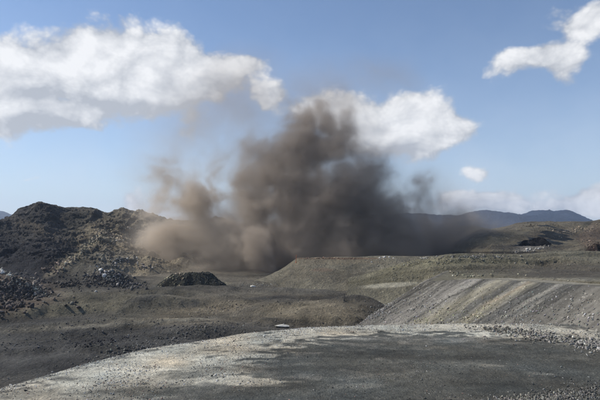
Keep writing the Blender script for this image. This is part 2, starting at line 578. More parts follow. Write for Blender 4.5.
def floor_height(x, y):
    z = FLOOR_Z + fbm(x, y, scale=60, octv=4, seed=40) * 1.6 + fbm(x, y, scale=9, octv=4, seed=41) * 0.35 + fbm(x, y, scale=24, octv=5, seed=43, ridged=True) * 1.1
    for (bx, bd, rx, ry, h) in BUMPS:
        cx, cy_, _ = PZ(bx, 0, bd)
        u, v = (x - cx) / rx, (y - cy_) / ry
        r = np.sqrt(u * u + v * v) + fbm(x, y, scale=14, octv=3, seed=44) * 0.18
        z = z + h * 1.15 * (1 - sm(r, 0.1, 1.1))
    for (ax_, ad, bx_, bd, wd, h, lean) in RIDGES:
        a_ = np.array(PZ(ax_, 0, ad)[:2]); b_ = np.array(PZ(bx_, 0, bd)[:2])
        d_ = b_ - a_; L_ = math.hypot(*d_)
        t_ = ((x - a_[0]) * d_[0] + (y - a_[1]) * d_[1]) / L_ ** 2
        s_ = ((x - a_[0]) * d_[1] - (y - a_[1]) * d_[0]) / L_      # positive towards the viewer for left-to-right ridges
        s_ = s_ + fbm(x, y, scale=12, octv=4, seed=47) * wd * 0.55
        prof = np.where(s_ > 0, 1 - sm(s_, 0, wd * lean), 1 - sm(-s_, 0, wd * (2 - lean)))
        z = z + h * prof * sm(t_, -0.12, 0.12) * (1 - sm(t_, 0.85, 1.12))
    z = z - sm(y, 320, 620) * 2.0
    return z


def floor_color(x, y, z):
    px, py = proj(x, y, z)
    w = fbm(x, y, scale=22, octv=5, seed=50) * 0.45 + fbm(x, y, scale=5, octv=3, seed=51) * 0.15
    DG = (0.060, 0.061, 0.062); BR = (0.165, 0.145, 0.108); OL = (0.155, 0.145, 0.11); TN = (0.27, 0.24, 0.185)
    pat = [
        (60, 350, 200, 34, 6, DG, 0.9, 0.35),
        (60, 300, 60, 12, 4, OL, 0.7, 0.4),
        (100, 322, 90, 4, 6, OL, 0.35, 0.5),
        (150, 300, 50, 16, 10, OL, 0.5, 0.5),
        (195, 320, 80, 8, 4, BR, 0.5, 0.5),
        (225, 307, 26, 5, 10, TN, 0.75, 0.5),
        (235, 300, 60, 6, 0, BR, 0.4, 0.5),
        (320, 312, 62, 13, 0, BR, 0.9, 0.3),
        (300, 301, 60, 2.4, -3, (0.17, 0.155, 0.125), 0.5, 0.5),
        (330, 305, 40, 1.5, -6, TN, 0.4, 0.5),
        (330, 290, 120, 4, -2, (0.10, 0.098, 0.09), 0.6, 0.5),
        (330, 287, 34, 1.6, -2, (0.16, 0.155, 0.145), 0.5, 0.5),
        (10, 290, 46, 22, 0, (0.14, 0.105, 0.085), 0.75, 0.4),
        (100, 282, 50, 10, 0, (0.075, 0.072, 0.068), 0.7, 0.4),
        (190, 287, 60, 3, 0, (0.08, 0.078, 0.072), 0.6, 0.5),
        (270, 284, 20, 3, 0, TN, 0.35, 0.5),
        (280, 300, 24, 3.0, 0, DG, 0.55, 0.5),
        (215, 330, 70, 4, 2, (0.085, 0.084, 0.08), 0.6, 0.5),
        (20, 340, 60, 3, 4, (0.10, 0.098, 0.09), 0.5, 0.5),
        (95, 341, 30, 3, 6, (0.04, 0.04, 0.042), 0.8, 0.4),
        (75, 308, 56, 6, 6, OL, 0.9, 0.4), (145, 299, 22, 4, 10, DG, 0.7, 0.5), (200, 311, 50, 6, 6, BR, 0.8, 0.4), (150, 322, 110, 1.8, 4, (0.2, 0.19, 0.16), 0.7, 0.5),
        (60, 327, 70, 1.6, 3, (0.18, 0.17, 0.145), 0.6, 0.5), (120, 331, 90, 2.5, 4, DG, 0.7, 0.5), (340, 297.5, 44, 1.6, 2, (0.055, 0.053, 0.05), 0.7, 0.5),
        (262, 298, 30, 1.8, 3, (0.05, 0.05, 0.05), 0.7, 0.5), (285, 321, 26, 2, -6, (0.055, 0.055, 0.052), 0.8, 0.4), (220, 295, 60, 2, 3, (0.17, 0.16, 0.135), 0.5, 0.5),
        (415, 305, 50, 20, 0, (0.085, 0.083, 0.08), 0.6, 0.5),
    ]
    c = paint(px, py, (0.112, 0.104, 0.088), pat, w)
    v1 = fbm(x * 0.4, y, scale=16, octv=5, seed=53, gain=0.6)[..., None]
    v2 = fbm(x * 0.3 + y * 0.1, y, scale=40, octv=4, seed=54)[..., None]
    c = c * (1 + 0.8 * v1) * (1 + 0.5 * v2) + np.maximum(v2 - 0.2, 0) * np.array([0.12, 0.105, 0.085])
    return c * 1.25


def build_floor():
    th = np.linspace(math.radians(-62), math.radians(52), 520)
    r = np.geomspace(70, 760, 330)
    R, T = np.meshgrid(r, th, indexing='ij')
    x, y = R * np.sin(T), R * np.cos(T)
    z = floor_height(x, y)
    o = grid_mesh('quarry_floor', np.stack([x, y, z], -1), len(th), len(r), floor_color(x, y, z), M_FLOOR)
    tag(o, 'dark uneven floor of the open quarry below the gravel shelf', kind='structure')
    return o


qfloor = build_floor()


# ------------------------------------------------------------------ lofted landforms
def catmull(t, pts):
    """pts (n, 3) sampled at t in 0..n-1"""
    n = len(pts)
    i = np.clip(np.floor(t).astype(int), 0, n - 2)
    f = (t - i)[:, None]
    p0, p1, p2, p3 = pts[np.maximum(i - 1, 0)], pts[i], pts[i + 1], pts[np.minimum(i + 2, n - 1)]
    m1, m2 = (p2 - p0) * 0.35, (p3 - p1) * 0.35
    h00 = 2 * f**3 - 3 * f**2 + 1; h10 = f**3 - 2 * f**2 + f; h01 = -2 * f**3 + 3 * f**2; h11 = f**3 - f**2
    return h00 * p1 + h10 * m1 + h01 * p2 + h11 * m2


def resample(row, n):
    pts = np.array(row, float)
    seg = np.linalg.norm(np.diff(pts[:, :2], axis=0), axis=1)
    s = np.concatenate([[0], np.cumsum(seg)])
    s = s / s[-1] * (len(pts) - 1)
    return catmull(np.linspace(0, len(pts) - 1, n), pts)


def loft(rows, nu, nv_per):
    """rows: point lists with the same number of columns"""
    R = np.stack([resample(r, nu) for r in rows])        # (rows, nu, 3)
    out = []
    nr = len(rows)
    tv = []
    for k in range(nr - 1):
        tv.append(np.linspace(k, k + 1, nv_per[k], endpoint=False))
    tv = np.concatenate(tv + [[nr - 1.0]])
    for j in range(nu):
        out.append(catmull(tv, R[:, j]))
    return np.stack(out, 1), tv                          # (nv, nu, 3)


BVHS = []


def add_bvh(o):
    me = o.data
    n = len(me.vertices)
    co = np.empty(n * 3, np.float32); me.vertices.foreach_get('co', co)
    pv = np.empty(len(me.polygons) * 4, np.int32); me.loops.foreach_get('vertex_index', pv)
    t = BVHTree.FromPolygons(co.reshape(-1, 3).tolist(), pv.reshape(-1, 4).tolist())
    return t


# --- mountains (kilometres away), the blue of distance haze tinted into their rock colour
def mountain(name, label, sky_pts, d, base_z, seed, color):
    crest = [P(px, py, d) for px, py in sky_pts]
    front = [PZ(px, base_z, d * 0.72) for px, py in sky_pts]
    midr = [tuple(np.array(a) * 0.45 + np.array(b) * 0.55 + np.array([0, 0, -25])) for a, b in zip(front, crest)]
    back = [PZ(px, base_z, d * 1.22) for px, py in sky_pts]
    nu = 420
    V, tv = loft([front, midr, crest, back], nu, [30, 40, 20])
    x, y, z = V[..., 0], V[..., 1], V[..., 2]
    amp = (d * 0.012) * sm(z, base_z, base_z + d * 0.02)
    z2 = z + fbm(x, y, scale=d * 0.08, octv=6, seed=seed, ridged=True, gain=0.55) * amp - amp * 0.25
    V = np.stack([x, y, z2], -1)
    c = np.zeros(V.shape) + np.array(color)
    p = fbm(x, y, z2, scale=d * 0.03, octv=4, seed=seed + 3)
    c = c * (1 + 0.5 * p[..., None])
    o = grid_mesh(name, V, nu, V.shape[0], c, M_MOUNT)
    tag(o, label, kind='structure')


mountain('mountain', 'distant blue mountain ridge behind the brown hill at the right',
         [(330, 222), (370, 218), (400, 217), (430, 216), (455, 217), (480, 214), (492, 213), (501, 211.5), (512, 213), (523, 215), (540, 213), (555, 212.5), (566, 213), (576, 216),
          (584, 219), (594, 223), (620, 228), (660, 224), (720, 219), (800, 222), (900, 226)], 5200, -26, 60, (0.022, 0.030, 0.046))
mountain('mountain', 'small pale blue mountain behind the dark hill at the left edge',
         [(-400, 226), (-300, 217), (-200, 221), (-120, 214), (-60, 217), (-25, 212), (-8, 211), (4, 214), (14, 218), (30, 222), (60, 227)], 6000, -26, 77, (0.04, 0.046, 0.055))


# --- rocky hill at left, cloud shade painted into its dark part
def left_hill():
    cols = [(-420, 232), (-300, 226), (-200, 230), (-110, 224), (-50, 228), (-20, 229), (0, 222), (9, 217), (17, 210), (28, 206), (40, 202), (52, 205.5), (62, 208.5), (75, 208), (90, 208),
            (100, 212), (110, 213), (122, 209.5), (135, 215), (148, 216), (165, 219), (185, 221), (215, 224), (260, 230), (310, 236)]
    def dcr(px): return 520 if px < 120 else 520 + (px - 120) * 0.5
    def dba(px): return 300 if px < 100 else 300 + (px - 100) * 0.9
    rows = []
    rows.append([PZ(px, -22, dba(px) * 0.96) for px, py in cols])
    rows.append([P(px, 271 - (8 if px > 140 else 0), dba(px) + 28) for px, py in cols])
    rows.append([P(px, 258 - 4 * math.sin(px * 0.06), lerp(dba(px), dcr(px), 0.36)) for px, py in cols])
    rows.append([P(px, lerp(258, py, 0.62) + 3 * math.sin(px * 0.11), lerp(dba(px), dcr(px), 0.68)) for px, py in cols])
    rows.append([P(px, py, dcr(px)) for px, py in cols])
    rows.append([PZ(px, 8, dcr(px) + 90) for px, py in cols])
    rows.append([PZ(px, -28, dcr(px) + 240) for px, py in cols])
    nu = 760
    V, tv = loft(rows, nu, [24, 50, 90, 90, 20, 10])
    x, y, z = V[..., 0], V[..., 1], V[..., 2]
    hgt = sm(tv, 0.2, 1.5)[:, None]
    crest_k = 1 - 0.75 * np.exp(-((tv - 4) / 0.28) ** 2)[:, None]
    wx = x + fbm(x, y, z, scale=40, octv=3, seed=87) * 16
    r = fbm(wx, y * 0.6, z * 0.3, scale=64, octv=6, seed=80, ridged=True, gain=0.56)
    r2 = fbm(x, y, z, scale=14, octv=5, seed=81, ridged=True, gain=0.6)
    z2 = z + (r * 17 - 3) * hgt * crest_k + r2 * 4.4 * hgt * np.maximum(crest_k, 0.6)
    # terraces of broken strata
    brk = fbm(x + z2 * 1.5, y, z2 * 1.6, scale=9, octv=5, seed=82, ridged=True, gain=0.62)
    y2 = y + brk * 4.0 * hgt
    V = np.stack([x, y2, z2], -1)
    px, py = proj(x, y2, z2)
    w = fbm(x, y, z, scale=30, octv=5, seed=85) * 0.5 + fbm(x, y, z, scale=8, octv=4, seed=86) * 0.3
    BRN = (0.23, 0.195, 0.14); TAN = (0.40, 0.35, 0.26); CLOUD_SHADE = (0.046, 0.045, 0.047)
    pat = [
        (40, 240, 80, 50, 0, CLOUD_SHADE, 0.9, 0.3),  # shadow of the clouds, put into the rock colour
        (20, 262, 60, 20, 0, (0.032, 0.033, 0.042), 0.8, 0.4),  # deepest, bluish part of the painted cloud shadow
        (90, 222, 36, 14, 0, (0.085, 0.08, 0.066), 0.8, 0.5),
        (36, 228, 26, 5, -20, (0.11, 0.095, 0.075), 0.8, 0.5),
        (135, 245, 50, 30, 0, BRN, 0.75, 0.5),
        (135, 222, 20, 8, -10, BRN, 0.7, 0.5),
        (120, 220, 14, 7, 0, (0.045, 0.045, 0.04), 0.6, 0.5),
        (98, 262, 40, 12, 10, (0.17, 0.16, 0.132), 0.8, 0.5),
        (66, 264, 20, 3.5, 32, TAN, 0.9, 0.6),
        (86, 247, 20, 4.0, 36, TAN, 0.8, 0.6),
        (112, 236, 20, 4.0, -10, TAN, 0.7, 0.6),
        (138, 232, 12, 2.0, -20, TAN, 0.6, 0.6),
        (125, 260, 20, 4, 0, (0.16, 0.15, 0.13), 0.6, 0.6), (155, 238, 30, 24, 0, (0.17, 0.15, 0.115), 0.6, 0.5),
    ]
    c = paint(px, py, (0.15, 0.137, 0.112), pat, w)
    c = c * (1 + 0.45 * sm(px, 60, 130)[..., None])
    ba = fbm(x * 0.4 + z * 1.5, y * 0.4, z * 3.0, scale=10, octv=3, seed=89)
    c = c * (1 + 0.6 * ba[..., None])
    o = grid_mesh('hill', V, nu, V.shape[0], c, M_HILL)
    tag(o, 'rocky hill darkened by painted cloud shade with pale broken strata at the left', kind='structure')
    return o


lhill = left_hill()


# --- brown hill at right, in front of the blue mountains
def right_hill():
    cols = [(330, 240), (380, 238), (420, 234), (450, 229), (470, 226), (490, 229.5), (505, 227.5), (515, 225.5), (524, 224.5), (540, 224.5), (560, 225), (575, 224.5), (590, 223.5), (602, 221),
            (630, 217), (680, 213), (760, 208), (860, 204), (980, 206)]
    def b(px): return max(0.0, min(1.0, (490 - px) / 60)) * 150
    rows = [[PZ(px, -22, 290 + b(px)) for px, py in cols],
            [P(px, 256.5, 312 + b(px) - (max(px, 560) - 560) * 0.35) for px, py in cols],
            [P(px, 251 - (4 if px > 580 else 0), 330 + b(px) - (max(px, 560) - 560) * 0.3) for px, py in cols],
            [P(px, lerp(251, py, 0.45), 400 + b(px) * 0.7) for px, py in cols],
            [P(px, py, 520 + b(px) * 0.5) for px, py in cols],
            [PZ(px, -28, 800) for px, py in cols]]
    nu = 480
    V, tv = loft(rows, nu, [8, 24, 60, 80, 20])
    x, y, z = V[..., 0], V[..., 1], V[..., 2]
    k = sm(tv, 0.5, 2.5)[:, None] * (1 - 0.8 * np.exp(-((tv - 4) / 0.3) ** 2)[:, None])
    z2 = z + fbm(x, y, scale=60, octv=6, seed=90, ridged=True) * 5.5 * k + fbm(x, y, scale=9, octv=4, seed=91) * 0.7
    V = np.stack([x, y, z2], -1)
    px, py = proj(x, y, z2)
    w = fbm(x, y, scale=24, octv=5, seed=95) * 0.5 + fbm(x, y, scale=6, octv=3, seed=96) * 0.2
    pat = [
        (500, 240, 50, 10, 4, (0.18, 0.165, 0.125), 0.7, 0.5),
        (560, 235, 40, 6, 8, (0.14, 0.118, 0.09), 0.7, 0.5),
        (576, 229, 16, 3, 14, (0.20, 0.175, 0.135), 0.5, 0.6),
        (596, 238, 16, 14, 30, (0.15, 0.115, 0.09), 0.8, 0.4),
        (520, 247, 50, 3, 0, (0.075, 0.07, 0.064), 0.8, 0.5),
        (532, 247, 14, 3, 14, (0.25, 0.24, 0.225), 0.8, 0.6),
        (543, 244, 5, 2.4, 40, (0.32, 0.30, 0.27), 0.8, 0.6),
        (510, 252.6, 110, 1.0, 0, (0.04, 0.037, 0.034), 0.9, 0.4),
        (585, 226, 8, 2.5, 40, (0.07, 0.07, 0.055), 0.8, 0.5),
    ]
    c = paint(px, py, (0.15, 0.136, 0.105), pat, w)
    o = grid_mesh('hill', V, nu, V.shape[0], c, M_FAR)
    tag(o, 'low brown hill with a black coal patch at the right', kind='structure')
    return o


rhill = right_hill()


# --- olive embankments in front of the dust
def embankment_mid():
    cols = [(236, 285, 0.10), (262, 278, 0.4), (280, 270, .8), (292, 262.5, 1), (300, 258.6, 1), (325, 258.2, 1), (355, 257.6, 1), (385, 256.8, 1), (410, 257, 1), (440, 257, 1)]
    base = [(222, 300), (250, 292), (272, 286), (296, 280), (318, 272), (345, 268), (370, 262), (395, 262), (420, 262), (440, 262)]
    rows = [[PZ(px, -21, d - 8) for px, d in base],
            [PZ(px + 2, -16.8, d) for px, d in base],
            [P(c[0], c[1] + 1.2, 322 - i) for i, c in enumerate(cols)],
            [P(c[0], c[1], 330) for c in cols],
            [P(c[0], c[1] + 1.6, 352) for c in cols],
            [PZ(c[0], -30, 400) for c in cols]]
    nu = 300
    V, tv = loft(rows, nu, [6, 70, 12, 12, 12])
    x, y, z = V[..., 0], V[..., 1], V[..., 2]
    k = np.exp(-((tv - 1.6) / 0.6) ** 2)[:, None]
    z2 = z + fbm(x * 1.6, y, scale=26, octv=5, seed=100, ridged=True) * 1.6 * k + fbm(x, y, scale=5, octv=3, seed=101) * 0.28
    V = np.stack([x, y, z2], -1)
    px, py = proj(x, y, z2)
    w = fbm(x, y, scale=20, octv=5, seed=102) * 0.5
    pat = [(330, 262, 60, 2.4, 0, (0.20, 0.175, 0.13), 0.6, 0.5), (340, 258.6, 44, 0.8, 0, (0.17, 0.095, 0.06), 0.55, 0.5),
           (300, 272, 40, 8, 30, (0.155, 0.14, 0.11), 0.5, 0.5), (350, 277, 50, 6, 0, (0.12, 0.108, 0.085), 0.6, 0.5),
           (322, 270, 10, 1.6, 0, (0.17, 0.12, 0.09), 0.5, 0.5)]
    c = paint(px, py, (0.175, 0.165, 0.132), pat, w) * 1.15
    o = grid_mesh('embankment', V, nu, V.shape[0], c, M_BENCH)
    tag(o, 'long olive embankment with a flat top just before the dark dust', kind='structure')
    return o


emb_mid = embankment_mid()

# --- right-hand bank with tipped stripes and the shelf above it
CREST = [P(430, 281, 150), P(474, 279, 132), P(520, 281, 116), P(560, 284, 102), P(600, 286, 90), P(690, 300, 72), P(860, 330, 56), P(1200, 380, 44)]
CREST = np.array([CREST[0]] + CREST[1:])
CRN = resample(CREST, 200)


def bank():
    # inner end wraps away from the viewer
    pts = np.array([P(448, 270.5, 215), P(439, 275.5, 182)] + [tuple(p) for p in CREST])
    cr = resample(pts, 420)
    tang = np.gradient(cr[:, :2], axis=0)
    tang /= np.linalg.norm(tang, axis=1)[:, None]
    nrm = np.stack([tang[:, 1], -tang[:, 0]], 1)        # pointing away to the left and front
    nrm = np.where((nrm[:, :1] * -1 + nrm[:, 1:] * -0.2) < 0, -nrm, nrm)
    # smooth normals
    for _ in range(40):
        nrm[1:-1] = (nrm[:-2] + nrm[2:] + nrm[1:-1]) / 3
    nrm /= np.linalg.norm(nrm, axis=1)[:, None]
    nv = 150
    t = np.linspace(-17, 34, nv)      # metres outwards from the crest
    T = t[:, None]
    x = cr[None, :, 0] + nrm[None, :, 0] * T
    y = cr[None, :, 1] + nrm[None, :, 1] * T
    s = np.concatenate([[0], np.cumsum(np.linalg.norm(np.diff(cr[:, :2], axis=0), axis=1))])[None, :]
    f = np.sqrt(np.maximum(T, 0) ** 2 + 0.8) - 0.89
    z = cr[None, :, 2] - f * 0.68
    z = z - np.exp(-((T + 6) / 5) ** 2) * 0.1
    # rills running down the fall line
    rill = fbm(s * np.ones_like(T), T * 0.10, scale=3.2, octv=4, seed=110) * sm(T, 0.3, 4)
    rill2 = fbm(s * np.ones_like(T), T * 0.06, scale=9.0, octv=2, seed=112) * sm(T, 0.3, 4)
    z = z + rill * 0.8 + rill2 * 1.1 + fbm(x, y, scale=1.6, octv=3, seed=111) * 0.14
    V = np.stack([x, y, z], -1)
    # stripes of tipped loads
    sw = s + fbm(x, y, scale=6, octv=3, seed=113) * 1.6
    stripe = fbm(sw * np.ones_like(T), T * 0.05, scale=5.0, octv=3, seed=114)
    stripe2 = fbm(sw * np.ones_like(T), T * 0.08, scale=1.6, octv=3, seed=115)
    grey = np.array([0.145, 0.142, 0.13]); olive = np.array([0.185, 0.175, 0.14]); dk = np.array([0.07, 0.072, 0.072]); purp = np.array([0.17, 0.16, 0.158]); tan = np.array([0.25, 0.215, 0.17])
    c = np.zeros(V.shape) + grey
    px, py = proj(x, y, z)
    def blend(c, col, w): return c * (1 - w[..., None]) + col * w[..., None]
    c = blend(c, dk, sm(-stripe, 0.0, 0.35) * 0.8)
    # stripe positions along the crest, read off the photograph
    q = px + (py - 282) * 1.75           # where this fall line leaves the crest
    q = q + fbm(x, y, scale=4, octv=3, seed=118) * 5
    def band(c0, wd): return np.exp(-((q - c0) / wd) ** 2)
    c = blend(c, np.array([0.098, 0.092, 0.080]), (1 - sm(q, 422, 468)) * 0.85)
    c = blend(c, purp, band(462, 15) * 0.4)
    c = lerp(c, c.mean(-1, keepdims=True) * np.array([1.02, 1.0, 0.95]), 0.45)
    c = c * (1 + 0.9 * fbm(q * 0.5, py * 0.01, scale=1.0, octv=3, seed=119)[..., None])
    c = blend(c, olive, band(494, 6) * 0.8)
    c = blend(c, olive, band(505, 3.5) * 0.7)
    c = blend(c, dk, band(516, 6) * 0.8)
    c = blend(c, olive, band(532, 7) * 0.8)
    c = blend(c, tan, band(527, 3) * 0.75 * (1 - sm(py, 300, 312)))
    c = blend(c, dk, band(552, 5) * 0.8)
    c = blend(c, dk, band(570, 4) * 0.7)
    c = blend(c, np.array([0.14, 0.135, 0.125]), sm(q, 580, 600) * 0.7)
    c = c * (1 + 0.5 * stripe2[..., None])
    # pale haul road on the shelf
    c = blend(c, np.array([0.125, 0.118, 0.09]), sm(-T, -0.5, 1.5) * np.ones_like(x))
    road = sm(-T, 1.0, 2.5) * (1 - sm(-T, 9, 13)) * sm(px - (280 - py) * 8, 455, 500) * np.ones_like(x)
    c = blend(c, np.array([0.225, 0.215, 0.185]), road * 0.8)
    bm_ = grid_mesh('spoil_bank', V, 420, nv, c, M_BANK)
    tag(bm_, 'steep grey spoil bank with diagonal olive stripes at the right', kind='structure')
    return bm_, cr, nrm


spoil, CR, NRM = bank()


def bench():
    """the shelf behind the bank with its rolling olive slopes"""
    cols_px = [348, 366, 386, 405, 425, 450, 480, 520, 560, 600, 660, 740, 860, 1050]
    def front(px):
        # follow the road edge
        if px < 430: return None
    rows = []
    r0, r1, r2, r3, r4, r5, r6 = [], [], [], [], [], [], []
    back_i = np.linspace(0, len(CR) - 1, 400).astype(int)
    inner = CR[:, :] - np.concatenate([NRM * 8.5, np.full((len(NRM), 1), 0.0)], 1)
    ipx, ipy = proj(inner[:, 0], inner[:, 1], inner[:, 2])
    for px in cols_px:
        if px < 450:
            k = (450 - px) / 102
            a = PZ(px - 6, -20, 192 + 34 * k)
            b = PZ(px - 3, -17, 198 + 32 * k)
            b2 = P(px, lerp(283.5, 289.5, k), 218 + 26 * k)
        else:
            j = int(np.argmin(np.abs(ipx - px) + (inner[:, 1] > 200) * 500))
            bx, by, bz = inner[j]
            a = (bx, by, bz - 9)
            b = (bx, by, bz - 1.2)
            b2 = (bx * 1.07, by + 13, bz - 0.1)
        r0.append(a); r1.append(b); r2.append(b2)
        k = max(0, (450 - px) / 102)
        d3 = 232 + 24 * k
        r3.append(P(px, 273 + 13.5 * k ** 1.2 + (1.5 if px > 560 else 0), d3 - (18 if px > 560 else 0)))
        r4.append(P(px, 262.5 + 20 * k ** 0.9 - (2.5 if 540 < px < 700 else 0), d3 + 22))
        r5.append(P(px, 256.6 + 26 * k ** 1.5 - (2.2 if px > 540 else 0), d3 + 46))
        r6.append(PZ(px, -30, d3 + 140))
    nu = 440
    V, tv = loft([r0, r1, r2, r3, r4, r5, r6], nu, [4, 12, 50, 50, 40, 12])
    x, y, z = V[..., 0], V[..., 1], V[..., 2]
    k = np.exp(-((tv - 3.6) / 0.9) ** 2)[:, None]
    z2 = z + fbm(x * 1.3, y, scale=30, octv=6, seed=120, ridged=True, gain=0.55) * 2.6 * k + fbm(x, y, scale=6, octv=3, seed=121) * 0.3 * k
    ph = (tv[:, None] * 1.7 + fbm(x, y, scale=45, octv=3, seed=124) * 0.35) % 1.0
    z2 = z2 + (sm(ph, 0.0, 0.3) - ph) * 2.4 * sm(tv, 2.2, 2.8)[:, None] * (1 - sm(tv, 4.6, 5.0)[:, None])
    V = np.stack([x, y, z2], -1)
    px, py = proj(x, y, z2)
    w = fbm(x, y, scale=20, octv=5, seed=122) * 0.4
    pat = [
        (430, 265, 60, 8, 6, (0.21, 0.20, 0.14), 0.8, 0.5), (520, 273, 110, 1.6, 1, (0.09, 0.084, 0.068), 0.8, 0.4), (500, 265.5, 90, 1.4, 2, (0.21, 0.195, 0.15), 0.7, 0.5), (460, 269, 70, 1.4, 4, (0.10, 0.094, 0.07), 0.7, 0.5),
        (400, 279, 60, 3.5, 4, (0.15, 0.142, 0.10), 0.8, 0.5),
        (392, 285, 26, 2.2, 4, (0.40, 0.385, 0.32), 0.9, 0.4),
        (500, 268, 90, 4, 2, (0.13, 0.122, 0.09), 0.7, 0.5),
        (510, 262, 60, 3, 0, (0.145, 0.138, 0.098), 0.7, 0.5),
        (565, 272, 70, 10, 0, (0.098, 0.088, 0.075), 0.8, 0.5),
        (440, 258.5, 60, 1.6, 0, (0.17, 0.16, 0.12), 0.6, 0.5),
        (540, 279.8, 110, 2.0, 0, (0.27, 0.26, 0.22), 0.8, 0.5),
        (450, 276, 70, 2, 3, (0.17, 0.16, 0.12), 0.5, 0.5),
        (545, 259, 14, 1.2, 8, (0.22, 0.2, 0.15), 0.6, 0.5),
    ]
    c = paint(px, py, (0.155, 0.148, 0.116), pat, w) * 1.18
    o = grid_mesh('bench', V, nu, V.shape[0], c, M_BENCH)
    tag(o, 'rolling olive green slopes above the striped bank', kind='structure')
    return o


bench_o = bench()

TREES = {k: add_bvh(o) for k, o in (('pad', pad), ('floor', qfloor), ('lhill', lhill), ('rhill', rhill), ('mid', emb_mid), ('bank', spoil), ('bench', bench_o))}


def drop(x, y, keys):
    best = None
    for k in keys:
        h = TREES[k].ray_cast(Vector((x, y, 400)), Vector((0, 0, -1)))
        if h[0] is not None and (best is None or h[0].z > best[0].z):
            best = (h[0], h[1])
    return best


def see(px, py, keys):
    """first terrain point in the direction of a picture point"""
    o = Vector((0, 0, CAM_Z)); d = (Vector(P(px, py, 100)) - o).normalized()
    best = None
    for k in keys:
        h = TREES[k].ray_cast(o, d)
        if h[0] is not None and (best is None or h[3] < best[3]):
            best = h
    return best


# ------------------------------------------------------------------ rocks
def ico():
    t = (1 + 5 ** 0.5) / 2
    v = np.array([(-1, t, 0), (1, t, 0), (-1, -t, 0), (1, -t, 0), (0, -1, t), (0, 1, t), (0, -1, -t), (0, 1, -t), (t, 0, -1), (t, 0, 1), (-t, 0, -1), (-t, 0, 1)], float)
    v /= np.linalg.norm(v[0])
    f = np.array([(0, 11, 5), (0, 5, 1), (0, 1, 7), (0, 7, 10), (0, 10, 11), (1, 5, 9), (5, 11, 4), (11, 10, 2), (10, 7, 6), (7, 1, 8), (3, 9, 4), (3, 4, 2), (3, 2, 6), (3, 6, 8), (3, 8, 9), (4, 9, 5),
                  (2, 4, 11), (6, 2, 10), (8, 6, 7), (9, 8, 1)])
    return v, f


ICO_V, ICO_F = ico()
TEMPL = []
for k in range(14):
    r = RNG.uniform(0.6, 1.2, 12)[:, None]
    tv_ = ICO_V * r
    # cut to slab-like faces
    for _ in range(6):
        n = RNG.normal(size=3); n /= np.linalg.norm(n)
        dd = tv_ @ n
        tv_ = tv_ - np.outer(np.maximum(dd - 0.42, 0), n)
    TEMPL.append(tv_ * np.array([1.15, RNG.uniform(0.5, 0.9), RNG.uniform(0.35, 0.7)]))


def rot_mats(n):
    q = RNG.normal(size=(n, 4)); q /= np.linalg.norm(q, axis=1)[:, None]
    w, x, y, z = q.T
    return np.stack([1 - 2 * (y * y + z * z), 2 * (x * y - z * w), 2 * (x * z + y * w), 2 * (x * y + z * w), 1 - 2 * (x * x + z * z), 2 * (y * z - x * w),
                     2 * (x * z - y * w), 2 * (y * z + x * w), 1 - 2 * (x * x + y * y)], 1).reshape(n, 3, 3)


def rocks_mesh(name, pos, size, col, mat=None, parent=None):
    """all stones of one spread as one mesh"""
    n = len(pos)
    if n == 0: return None
    ti = RNG.integers(0, len(TEMPL), n)
    T = np.stack(TEMPL)[ti]                                      # (n,12,3)
    V = np.einsum('nij,nkj->nki', rot_mats(n), T) * (size[:, None, None] * 0.5) + pos[:, None, :]
    F = (ICO_F[None] + (np.arange(n) * 12)[:, None, None]).reshape(-1)
    me = bpy.data.meshes.new(name)
    me.vertices.add(n * 12); me.vertices.foreach_set('co', V.reshape(-1).astype(np.float32))
    me.loops.add(len(F)); me.loops.foreach_set('vertex_index', F.astype(np.int32))
    me.polygons.add(len(F) // 3); me.polygons.foreach_set('loop_start', np.arange(0, len(F), 3, dtype=np.int32))
    me.update(calc_edges=True)
    a = me.color_attributes.new('tint', 'FLOAT_COLOR', 'POINT')
    c = np.ones((n, 12, 4), np.float32); c[:, :, :3] = col[:, None, :]
    a.data.foreach_set('color', c.reshape(-1))
    me.materials.append(mat or M_ROCK)
    o = bpy.data.objects.new(name, me); COL.objects.link(o)
    if parent: o.parent = parent
    return o


def tints(n, base, spread=0.4, hue=0.025):
    b = np.array(base)[None] * np.exp(RNG.normal(0, spread, n))[:, None]
    return np.clip(b * (1 + RNG.normal(0, hue, (n, 3))), 0.015, 0.62)


def scatter_px(regions, keys, size_rng, sink=0.15, power=2.2):
    """regions: (cx, cy, rx, ry, angle, count, colour) read off the photograph; stones are set on the terrain there"""
    P_, S_, C_ = [], [], []
    for (cx, cy_, rx, ry, ang, cnt, colr) in regions:
        a = math.radians(ang)
        cnt = int(cnt * 1.6)
        cols_ = tints(cnt, colr)
        for i in range(cnt):
            r = math.sqrt(RNG.random()) if RNG.random() < 0.45 else abs(RNG.normal(0, 0.95))
            th = RNG.random() * 2 * math.pi
            u, v = r * math.cos(th) * rx, r * math.sin(th) * ry
            px, py = cx + u * math.cos(a) + v * math.sin(a), cy_ - u * math.sin(a) + v * math.cos(a)
            h = see(px, py, keys)
            if h is None or h[3] > 1500: continue
            s = size_rng[0] + (size_rng[1] - size_rng[0]) * RNG.random() ** power
            p = h[0]
            P_.append((p.x, p.y, p.z + s * (0.5 * 0.6 - sink))); S_.append(s); C_.append(cols_[i])
    return np.array(P_), np.array(S_), np.array(C_)


